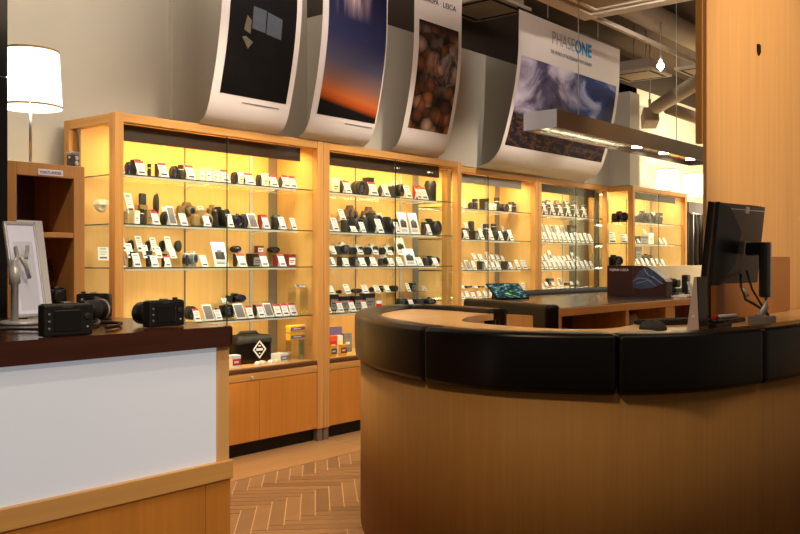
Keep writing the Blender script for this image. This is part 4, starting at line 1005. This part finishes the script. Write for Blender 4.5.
# cables and strap
def cord(name, pts, r, lab, grp='cables lying on the mahogany counter'):
    P = catmull([(x, y) for x, y in pts], 6)
    return tag(MB().tube([(p.x, p.y, LZ + r + .003) for p in P], r, 7).build(name, 'cable'), lab, 'cable', grp)
cord('cable', [(1.62, 2.56), (1.70, 2.62), (1.78, 2.74), (1.72, 2.86), (1.62, 2.80), (1.66, 2.70), (1.78, 2.86), (1.84, 2.98)], .006, 'looped black cable between the two rear facing cameras')
cord('cable', [(1.15, 2.5), (1.2, 2.62), (1.25, 2.74), (1.33, 2.80), (1.42, 2.74), (1.5, 2.6)], .0045, 'thin black cable winding in front of the tablet stand')
cord('cable', [(1.0, 2.47), (1.1, 2.5), (1.12, 2.68), (1.1, 2.8), (1.3, 2.95)], .0045, 'second thin black cable at the counter edge by the tablet stand')
# tablet stand with sheet
ts = thing('tablet_stand', 'silver pole stand holding a pale tablet seen from behind', 'stand', (1.665, 3.1, LZ + .0015), .15)
MB().lathe([(.075, 0), (.075, .008), (.07, .012), (.02, .014)], (-.07, -.03, 0), seg=28).build('base', 'silver', ts)
MB().lathe([(.013, .012), (.013, .14), (.019, .142), (.019, .2), (.013, .203), (.012, .225)], (-.1, -.03, 0), seg=16).build('pole', 'silver', ts)
RX = Matrix.Rotation(math.radians(-12), 3, 'X')
m = MB()
for lo, hi in (((-.066, .0, .02), (-.056, .014, .375)), ((.056, .0, .02), (.066, .014, .375)), ((-.066, .0, .362), (.066, .014, .375)), ((-.066, .0, .02), (.066, .014, .032))): m.box(lo, hi, .003, rot=RX, about=(0, 0, 0))
m.build('frame', 'silver', ts)
MB().box((-.055, .004, .033), (.055, .009, .361), rot=RX, about=(0, 0, 0)).build('tablet_back', 'lavender', ts)
MB().box((-.04, .001, .045), (.04, .003, .3), rot=RX, about=(0, 0, 0)).build('acrylic_back', 'acrylic', ts)
MB().tube([(-.1, -.03, .22), (-.075, -.01, .235), (-.06, .02, .27)], .008, 8).tube([(-.075, -.01, .235), (-.03, .0, .235), (-.005, .03, .275)], .007, 8).tube([(-.06, -.01, .235), (-.03, .0, .2), (-.015, .005, .16)], .008, 8).build('clamp', 'silver', ts)
sh = tag(MB().box((-.055, 0, 0), (.055, .003, .385), .001, rot=Matrix.Rotation(math.radians(-11), 3, 'X'), about=(0, 0, 0)).build('paper_sheet', 'white'), 'tall pale sheet standing behind the tablet stand', 'sheet')
sh.location = (1.775, 3.25, LZ + .003); sh.rotation_euler = (0, 0, .1)
# ================================================================== SHELF UNIT, LAMP, BLACK PANEL
UX0, UX1, UY0, UY1, UZ = 2.415, 2.90, 4.81, 5.28, 1.96
su_ = thing('shelf_unit', 'open brown wooden shelf unit beside the lit cabinets', 'shelf', (0, 0, 0))
for x0, x1 in ((UX0, UX0 + .07), (UX1 - .07, UX1)): box1('side_panel', (x0, UY0, 0), (x1, UY1, UZ), 'unitwood', su_, .003)
box1('top_rail', (UX0 + .07, UY0, UZ - .075), (UX1 - .07, UY0 + .03, UZ), 'unitwood', su_, .002)
box1('top_panel', (UX0 + .07, UY0 + .03, UZ - .03), (UX1 - .07, UY1, UZ - .002), 'unitwood', su_)
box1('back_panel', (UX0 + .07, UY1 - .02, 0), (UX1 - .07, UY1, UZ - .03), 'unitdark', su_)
for z in (.1, .62, 1.155, 1.57): box1('shelf_board', (UX0 + .07, UY0 + .005, z - .03), (UX1 - .07, UY1 - .02, z), 'unitwood', su_, .002)
sgn = MB().box((-.075, -.004, 0), (.075, 0, .034)).build('name_plate', 'white', su_); sgn.location = (on_v(50.5, UY0)[0], UY0, 1.893)
lettering('VOIGTLANDER', .022, 'slateink' if 'slateink' in M else 'purple', sgn, (-.066, -.0045, .009), (PI / 2, 0, 0), .0006, width=.132)
r = tag(MB().quad([(-.05, 0, 0), (.05, 0, 0), (.05, .07, .26), (-.05, .07, .26)], uv=[(0, 0), (1, 0), (1, 1), (0, 1)]).quad([(-.05, .003, 0), (.05, .003, 0), (.05, .073, .26), (-.055, .073, .26)]).build('booklet', 'ph_red', normals=False), 'dark red picture booklet leaning inside the brown shelf unit', 'booklet')
r.location = (2.75, 4.94, 1.157)
r = thing('camera', 'black camera inside the brown shelf unit below the red booklet', 'camera', (2.755, 4.885, 1.157), .0)
MB().box((-.06, -.02, 0), (.06, .02, .085), .008, 3).build('body', 'black', r); MB().box((-.02, -.02, .08), (.02, .02, .1), .006, 2).build('viewfinder_hump', 'black', r)
MB().lathe([(.03, -.02), (.033, -.03), (.033, -.06), (.028, -.06)], (0, 0, .045), 'y', 20).build('lens_barrel', 'black', r); MB().lathe([(.012, .085), (.012, .094), (.01, .095)], (.045, 0, 0), 'z', 12).build('mode_dial', 'leatherette', r)
r = tag(MB().box((-.012, -.06, 0), (.012, .06, .2), .002).build('dark_folder', 'black'), 'thin dark folder standing on upper shelf of the brown unit', 'folder'); r.location = (UX0 + .09, 4.92, 1.571)
r = thing('camera', 'small old twin lens camera on top of the brown shelf unit', 'camera', (on_v(73, 4.9)[0], 4.9, UZ + .001), .3); r.scale = (.8, .8, .95)
MB().box((-.034, -.03, 0), (.034, .03, .075), .005).build('body', 'inkdark', r); MB().box((-.036, -.032, .074), (.036, .032, .096), .006).build('top_plate', 'grey', r)
for z in (.024, .056): MB().lathe([(.014, -.028), (.015, -.04), (.011, -.042)], (0, 0, z), 'y', 14).build('lens_barrel', 'silver', r)
for s in (-1, 1): MB().lathe([(.008, 0), (.008, .012)], (s * .04, 0, .06), 'x', 10).build('side_knob', 'silver', r)
# table lamp
def lamp(name, label, loc, rb, rt, z0, z1, zp, shade, pole_h=None):
    l = thing(name, label, 'lamp', loc)
    x = MB().lathe([(rb, z0), (rt, z1)], seg=40, cap=False).build('lamp_shade', shade, l)
    MB().lathe([(rb + .001, z0), (rb + .002, z0 + .012)], seg=40, cap=False).build('lower_trim', 'shadetrim', x)
    MB().lathe([(rt + .001, z1 - .012), (rt + .002, z1)], seg=40, cap=False).build('upper_trim', 'shadetrim', x)
    MB().lathe([(.009, .02), (.009, z0 + .1)], seg=12).build('pole', 'steel', l)
    MB().lathe([(.08, 0), (.08, .014), (.03, .02), (.012, .03)], seg=24).build('base', 'steel', l)
    MB().lathe([(.012, z0 + .1), (.03, z0 + .13), (.034, z0 + .16), (.02, z0 + .2), (.002, z0 + .205)], seg=16).build('bulb', 'lit', l)
    return l
lu, ld = on_v(30.5, 5.08)
lamp('table_lamp', 'glowing white shaded table lamp on top of the brown shelf unit', (lu, 5.08, UZ), .178, .16, .35, .69, 0, 'shade')
# black panel
bp = thing('folding_screen', 'tall black panel standing in front of the table lamp', 'panel', (0, 0, 0))
box1('lower_leaf', (1.0, 3.89, 0), (1.968, 3.97, 2.218), 'blackgloss', bp, .003); box1('upper_leaf', (1.0, 3.89, 2.224), (1.968, 3.97, 4.2), 'blackgloss', bp, .003)
box1('joint_strip', (1.01, 3.9, 2.217), (1.966, 3.96, 2.225), 'steel', bp)

# ================================================================== BANNERS
def banner(name, label, u0, u1, v0, v1, zt, zb, pic, picm, curl=.14, A=.17, span=.95):
    r = thing(name, label, 'banner', (0, 0, 0), 0, 'photo banners hanging above the cabinets')
    def vz(z):
        s = max(0, min(1, (zt - z) / (zt - zb)))
        q = max(0, min(1, (zb + span - z) / span))
        lean = .02 * s + A * q ** 1.8
        zc = zb + curl
        c = 0 if z > zc else 1 - math.sqrt(max(0, 1 - min(1, (zc - z) / curl) ** 2))
        return v0 + lean + (v1 - v0 - .02 - A) * c
    n = 40
    zs = [zb + (zt - zb) * (k / n) for k in range(n + 1)]
    zs = [zb + (z - zb) * 1. for z in zs]
    rows = [[(u0 + (u1 - u0) * j / 8, vz(z), z) for j in range(9)] for z in zs]
    back = [[(x, y + .003, z) for x, y, z in r_] for r_ in rows]
    m = MB(); m.sheet(rows); m.sheet(back)
    m.build('banner_sheet', 'banner', r)
    p0, p1, q0, q1 = pic
    n = 30; rows = []; uvs = []
    for k in range(n + 1):
        z = q0 + (q1 - q0) * k / n
        rows.append([(p0 + (p1 - p0) * j / 8, vz(z) - .003, z) for j in range(9)]); uvs.append([(j / 8, k / n) for j in range(9)])
    p = MB().sheet(rows, uvs).build('printed_photo', picm, r)
    MB().tube([(u0 - .01, v0, zt), (u1 + .01, v0, zt)], .012, 8).build('top_bar', 'black', r)
    for f in (.25, .75):
        x = u0 + (u1 - u0) * f
        MB().tube([(x, v0, zt), (x, v0, 4.35)], .003, 5).build('hanging_wire', 'silver', r)
    return r, vz
def edge(px, v): return on_v(px, v)[0]
z_1 = 2.345
b1, f1 = banner('photo_banner', 'white banner with dark room photo, closest to the table lamp', 3.83, 4.555, 4.68, 4.945, 3.75, z_1, (3.9, 4.505, 2.545, 3.62), 'ph_dark')
b2_, f2 = banner('photo_banner', 'white banner with orange and blue sunset photo', 4.77, 5.505, 4.68, 4.95, 3.75, z_1, (4.83, 5.49, 2.52, 3.6), 'ph_sunset')
b3_, f3 = banner('photo_banner', 'white banner with brown heaped shapes photo', 5.85, 6.52, 4.68, 4.96, 3.9, z_1, (5.91, 6.47, 2.54, 3.44), 'ph_logs')
b4, f4 = banner('photo_banner', 'widest white banner with blue lettering above storm photo', 7.405, 9.56, 4.64, 5.13, 3.845, z_1, (7.46, 9.49, 2.55, 3.405), 'ph_storm', .2, .26, 1.2)
for k, (bb_, f_, u0, u1, z) in enumerate(((b1, f1, 4.1, 4.45, 2.5), (b2_, f2, 5.15, 5.47, 2.48))):
    MB().quad([(x, f_(zz) - .003, zz) for x, zz in ((u0, z), (u1, z), (u1, z + .008), (u0, z + .008))]).build('caption_line', 'ink', bb_)
lettering('EUROPA ·', .065, 'inkdark', b3_, (5.955, f3(3.605) - .004, 3.605), (PI / 2 + .02, 0, 0), .0006, width=.24)
lettering('LEICA', .065, 'inkdark', b3_, (6.235, f3(3.605) - .004, 3.605), (PI / 2 + .02, 0, 0), .0006, width=.19)
lettering('PHASE', .19, 'ink', b4, (8.02, f4(3.62) - .004, 3.62), (PI / 2 + .02, 0, 0), -.0025, width=.46)
lettering('ONE', .19, 'blue', b4, (8.5, f4(3.62) - .004, 3.62), (PI / 2 + .02, 0, 0), .006, width=.37)
lettering('THE WORLD OF PROFESSIONAL PHOTOGRAPHY', .055, 'ink', b4, (8.0, f4(3.52) - .005, 3.52), (PI / 2 + .04, 0, 0), 0, width=.88)
# bright window patch shapes of the dark photo
m = MB()
def onb(u, z, f_): return (u, f_(z) - .005, z)
for pts in ([(4.1, 3.0), (4.22, 2.99), (4.22, 3.14), (4.1, 3.15)], [(4.23, 2.985), (4.37, 2.97), (4.37, 3.11), (4.23, 3.135)]): m.quad([onb(u, z, f1) for u, z in pts], 0)
for pts in ([(4.03, 2.98), (4.09, 2.96), (4.09, 3.05), (4.05, 3.08)], [(4.02, 2.93), (4.08, 2.86), (4.12, 2.91), (4.05, 2.94)]): m.quad([onb(u, z, f1) for u, z in pts], 1)
m.build('pale_window_print', ['dimwindow', 'dimcloth'], b1)

# ================================================================== LIGHT BAR
lb_ = thing('light_bar', 'long bronze light bar hanging with chrome louvre underside', 'lamp', (0, 0, 0))
X0, X1, Y0, Y1, Z0, Z1 = 6.0, 9.3, 3.43, 3.72, 2.42, 2.56
box1('front_side', (X0 + .01, Y0, Z0), (X1, Y0 + .012, Z1), 'bardark', lb_); box1('rear_side', (X0 + .01, Y1 - .012, Z0), (X1, Y1, Z1), 'bardark', lb_)
box1('end_cap', (X0, Y0, Z0), (X0 + .012, Y1, Z1), 'barend', lb_); box1('end_cap', (X1, Y0, Z0), (X1 + .012, Y1, Z1), 'barend', lb_)
box1('top_cover', (X0 + .01, Y0 + .01, Z1 - .012), (X1, Y1 - .01, Z1), 'bardark', lb_)
m = MB()
for a in range(18):
    x = X0 + .03 + a * .08; m.box((x, Y0 + .013, Z0 + .004), (x + .003, Y1 - .013, Z0 + .035))
for b in range(3): m.box((X0 + .03, Y0 + .05 + b * .08, Z0 + .004), (X0 + 1.45, Y0 + .053 + b * .08, Z0 + .035))
m.build('louvre', 'chrome', lb_)
box1('reflector', (X0 + 1.5, Y0 + .013, Z0 + .03), (X1, Y1 - .013, Z0 + .034), 'chrome', lb_)
m = MB().box((X0 + .1, Y0 + .12, Z0 + .06), (X0 + 1.4, Y0 + .16, Z0 + .09))
m.build('tube_light', 'lit', lb_)
for x in (7.7, 8.3, 8.95): MB().lathe([(.045, Z0 + .029), (.045, Z0 + .022), (.03, Z0 + .022)], (x, Y0 + .14, 0), 'z', 16).build('downlight', 'lit', lb_)
for x in (6.6, 8.6): MB().tube([(x, Y0 + .14, Z1), (x, Y0 + .14, 4.35)], .004, 5).build('hanging_wire', 'silver', lb_)
# ================================================================== CEILING THINGS
cp = thing('ceiling_panel', 'suspended tan ceiling panel with beige frame above the aisle', 'ceiling panel', (0, 0, 0))
PZ = 3.6; PX1, PY1 = 7.4, 3.94
box1('panel_board', (5.2, 1.9, PZ + .02), (PX1 - .14, PY1 - .14, PZ + .04), 'ceilpanel', cp)
m = MB()
for lo, hi in (((5.2, PY1 - .14, PZ), (PX1, PY1, PZ + .08)), ((PX1 - .14, 1.9, PZ), (PX1, PY1 - .14, PZ + .08)), ((5.2, PY1 - .24, PZ + .006), (PX1 - .24, PY1 - .2, PZ + .02)), ((PX1 - .24, 1.9, PZ + .006), (PX1 - .2, PY1 - .2, PZ + .02))): m.box(lo, hi, .003)
m.build('frame', 'ceilframe', cp)
for x, y in ((5.6, 3.85), (7.3, 3.85), (7.3, 2.3)): MB().tube([(x, y, PZ + .08), (x, y, 4.35)], .006, 6).build('hanger_rod', 'steel', cp)
tag(MB().box((7.4, 3.86, 3.62), (13.2, 3.9, 3.66)).build('ceiling_rail', 'ceilframe'), 'thin beige ceiling rail running back from the tan panel', 'rail')
bpy.data.objects['ceiling_rail'].parent = None
def wp(px, py, z):
    d = (z - HC) * FPX / (HOR - py); t = (px - 400) / FPX; return d * (C_ + S_ * t), d * (S_ - C_ * t)
def ac(px, py, z, sx, sy, label):
    x, y = wp(px, py, z); r = thing('air_conditioner', label, 'air conditioner', (x, y, z), 0, 'ceiling air conditioner cassettes')
    box1('casing', (-sx / 2 + .06, -sy / 2 + .06, .03), (sx / 2 - .06, sy / 2 - .06, .16), 'duct', r)
    box1('face_panel', (-sx / 2, -sy / 2, 0), (sx / 2, sy / 2, .035), 'acwhite', r, .01)
    m = MB()
    for lo, hi in (((-sx * .4, -sy * .42, -.003), (sx * .4, -sy * .36, 0)), ((-sx * .4, sy * .36, -.003), (sx * .4, sy * .42, 0)), ((-sx * .42, -sy * .34, -.003), (-sx * .36, sy * .34, 0)), ((sx * .36, -sy * .34, -.003), (sx * .42, sy * .34, 0))): m.box(lo, hi)
    m.build('vent_slot', 'kick', r)
    for a in (-1, 1): MB().tube([(a * sx * .3, 0, .16), (a * sx * .3, 0, 4.35 - z)], .006, 5).build('hanger_rod', 'steel', r)
ac(484, 10, 3.95, .7, .7, 'ceiling cassette above the wall between banners')
ac(640, 76, 3.75, .6, .6, 'ceiling cassette beyond the widest banner')
ac(706, 71, 3.62, .55, .55, 'ceiling cassette beside the wood wall')
def pipe(name, a, za, b, zb_, r, label, cat='duct'):
    A, B = wp(*a, za), wp(*b, zb_)
    return tag(MB().tube([(A[0], A[1], za), (B[0], B[1], zb_)], r, 16).build(name, 'duct'), label, cat)
pipe('ventilation_duct', (560, -30), 4.2, (722, 52), 4.15, .14, 'thick round duct under the dark ceiling')
pipe('ventilation_duct', (730, 62), 3.35, (657, 107), 3.35, .085, 'angled pale pipe above the light bar', 'duct')
pipe('ventilation_duct', (668, 108), 3.35, (725, 128), 3.2, .075, 'short pale pipe joining the angled pipe', 'duct')
x, y = wp(650, 118, 3.3)
r = thing('spotlight', 'square grey spotlight head hanging below the angled pipe', 'spotlight', (x, y, 3.3), .6)
MB().box((-.12, -.1, -.1), (.12, .1, .1), .015, rot=Matrix.Rotation(.35, 3, 'Y')).build('lamp_head', 'duct', r); MB().tube([(0, 0, .1), (.02, 0, .25)], .02, 8).tube([(.02, 0, .25), (.02, 0, 1.05)], .008, 6).build('stem', 'duct', r)
x, y = wp(660.6, 66, 3.6)
r = thing('ceiling_bulb', 'small bright bulb hanging from the dark ceiling', 'light', (x, y, 3.6))
bmx = MB(); bmx.lathe([(.004, -.055), (.022, -.034), (.04, -.01), (.04, .012), (.022, .036), (.012, .07)], seg=16).build('bulb', 'lit', r); MB().tube([(0, 0, .07), (0, 0, .75)], .01, 6).build('pendant_stem', 'steel', r)
# ================================================================== FAR END
pz = tag(MB().box((9.75, 4.62, 0), (14.6, 4.7, 1.355), .003).build('low_partition', 'pale'), 'low pale partition in front of the forward cabinet', 'partition')
pz['category'] = 'partition'
lamp('table_lamp', 'far glowing lampshade on top of the forward cabinet', (11.86, 5.05, TOPZ + .001), .165, .135, .0 + .02, .33, 0, 'shade2')
fl_ = lamp('floor_lamp', 'tall far lamp with glowing shade beside the strap rack', (12.55, 4.96, 0), .17, .14, 2.34, 2.66, 0, 'shade2')
rk = thing('strap_rack', 'rack of dark hanging camera straps by the wood wall', 'rack', (0, 0, 0))
rx0, rv = on_v(689, 4.95)[0], 4.95
rx1 = on_v(712, 4.95)[0]
box1('back_board', (rx0, rv + .05, 1.2), (rx1, rv + .06, 2.1), 'rackdark', rk); box1('header_board', (rx0, rv, 2.1), (rx1, rv + .04, 2.25), 'greycard', rk); 
for x in (rx0 + .02, rx1 - .02): MB().tube([(x, rv + .02, 0), (x, rv + .02, 2.1)], .015, 8).build('upright', 'kick', rk)
MB().tube([(rx0, rv - .03, 2.08), (rx1, rv - .03, 2.08)], .012, 8).build('hanging_bar', 'steel', rk)
n = 10
for k in range(n):
    x = rx0 + .05 + (rx1 - rx0 - .1) * k / (n - 1)
    o = MB().tube([(x, rv - .08 - .07 * (k % 2), 2.075), (x + .012, rv - .08 - .07 * (k % 2), 1.8), (x - .006, rv - .08 - .07 * (k % 2), 1.45 + .06 * (k % 3)), (x + .01, rv - .08 - .07 * (k % 2), 1.25)], [.012, .03, .032, .02], 8).build('hanging_strap', 'rackdark')
    tag(o, 'dark camera strap hanging on the rack, ' + ORD[k] + ' from the forward cabinet', 'strap', 'straps hanging on the rack')
# ================================================================== LIGHT
wd = bpy.data.worlds.new('world'); SC.world = wd; wd.use_nodes = True
bg = wd.node_tree.nodes['Background']; bg.inputs['Color'].default_value = lin((255, 226, 196)); bg.inputs['Strength'].default_value = .12
WARM = (255, 204, 128); NEUT = (255, 224, 186)
for k, (u0, u1, vf, dp) in CAB.items():
    W = u1 - u0
    area('cabinet_top_light', ((u0 + u1) / 2, vf + .17, 2.27), ((u0 + u1) / 2, vf + .42, 1.5), W - .3, .08, 14 if k < 3 else 12, (255, 213, 140) if k < 3 else (255, 220, 158))
    zs = SH1 if k < 3 else (SH3 if k < 5 else SH5)
    for z in zs[:-1] if k < 5 else zs:
        area('shelf_light', ((u0 + u1) / 2, vf + .075, z - .03), ((u0 + u1) / 2, vf + .30, z - .3), W - .35, .03, 2.4, (255, 236, 204))
    area('cabinet_low_light', ((u0 + u1) / 2, vf + .075, zs[-1] - .03), ((u0 + u1) / 2, vf + .30, zs[-1] - .3), W - .35, .03, 2.6, (255, 222, 168))
# shop spots on the goods from the aisle
for u in (3.9, 5.6, 7.5, 9.2):
    spot('aisle_spot', (u - .3, 3.2, 3.5), (u + .1, 5.1, 1.4), 120, (255, 240, 220), 62, .8, .06)
spot('panel_spot', (4.5, -1.2, 3.7), (5.3, 1.672, 2.35), 330, (255, 232, 198), 46, .7, .1)
spot('drum_spot', (.9, 1.7, 3.8), (3.2, 2.3, .5), 120, (255, 220, 170), 55, .9, .15)
spot('desk_spot', (3.7, 3.0, 3.55), (4.1, 2.9, 1.0), 60, (255, 226, 190), 60, .8, .05)
spot('floor_spot', (2.6, 3.4, 3.9), (3.3, 3.9, 0), 200, (255, 218, 176), 50, .8, .08)
spot('counter_spot', (.9, 1.2, 3.8), (1.5, 2.7, 1.1), 70, (255, 236, 214), 46, .8, .06)
spot('back_counter_spot', (6.6, 2.6, 3.5), (7.4, 3.6, 1.0), 55, (255, 222, 184), 70, .8, .05)
area('banner_wash', (4.6, 2.4, 4.1), (6.2, 4.8, 2.9), 3.5, .8, 62, (255, 242, 232))
spot('storm_banner_fill', (6.4, 2.0, 3.5), (8.5, 4.7, 3.0), 130, (255, 244, 234), 50, .8, .06)  # extra light added to brighten the storm banner
spot('unit_fill', (1.6, 3.2, 3.9), (2.65, 4.9, 1.6), 90, (255, 230, 200), 40, .8, .06)  # light put in to lift the otherwise dark shelf unit
area('wall_wash', (3.0, 4.3, 4.2), (3.6, 5.6, 2.9), 3., .4, 16, (255, 240, 222))
point('lamp_bulb', (lu, 5.08, UZ + .5), 18, (255, 226, 180), .06)
point('lamp_bulb', (11.75, 5.05, 2.55), 26, (255, 232, 190), .06)
point('lamp_bulb', (12.55, 4.96, 2.55), 26, (255, 232, 190), .06)
area('far_room_light', (13.3, 3.4, 3.8), (13.6, 4.2, 1.), 2.2, 1.6, 150, (255, 240, 206))
spot('front_fill', (1.0, -1.4, 3.6), (1.15, 2.43, .75), 160, (255, 232, 202), 36, .7, .1)  # fill light added behind the camera to brighten the counter front
area('ceiling_fill', (3.6, .4, 4.2), (4.4, 3., 0), 3.5, 2.0, 30, (255, 226, 192))
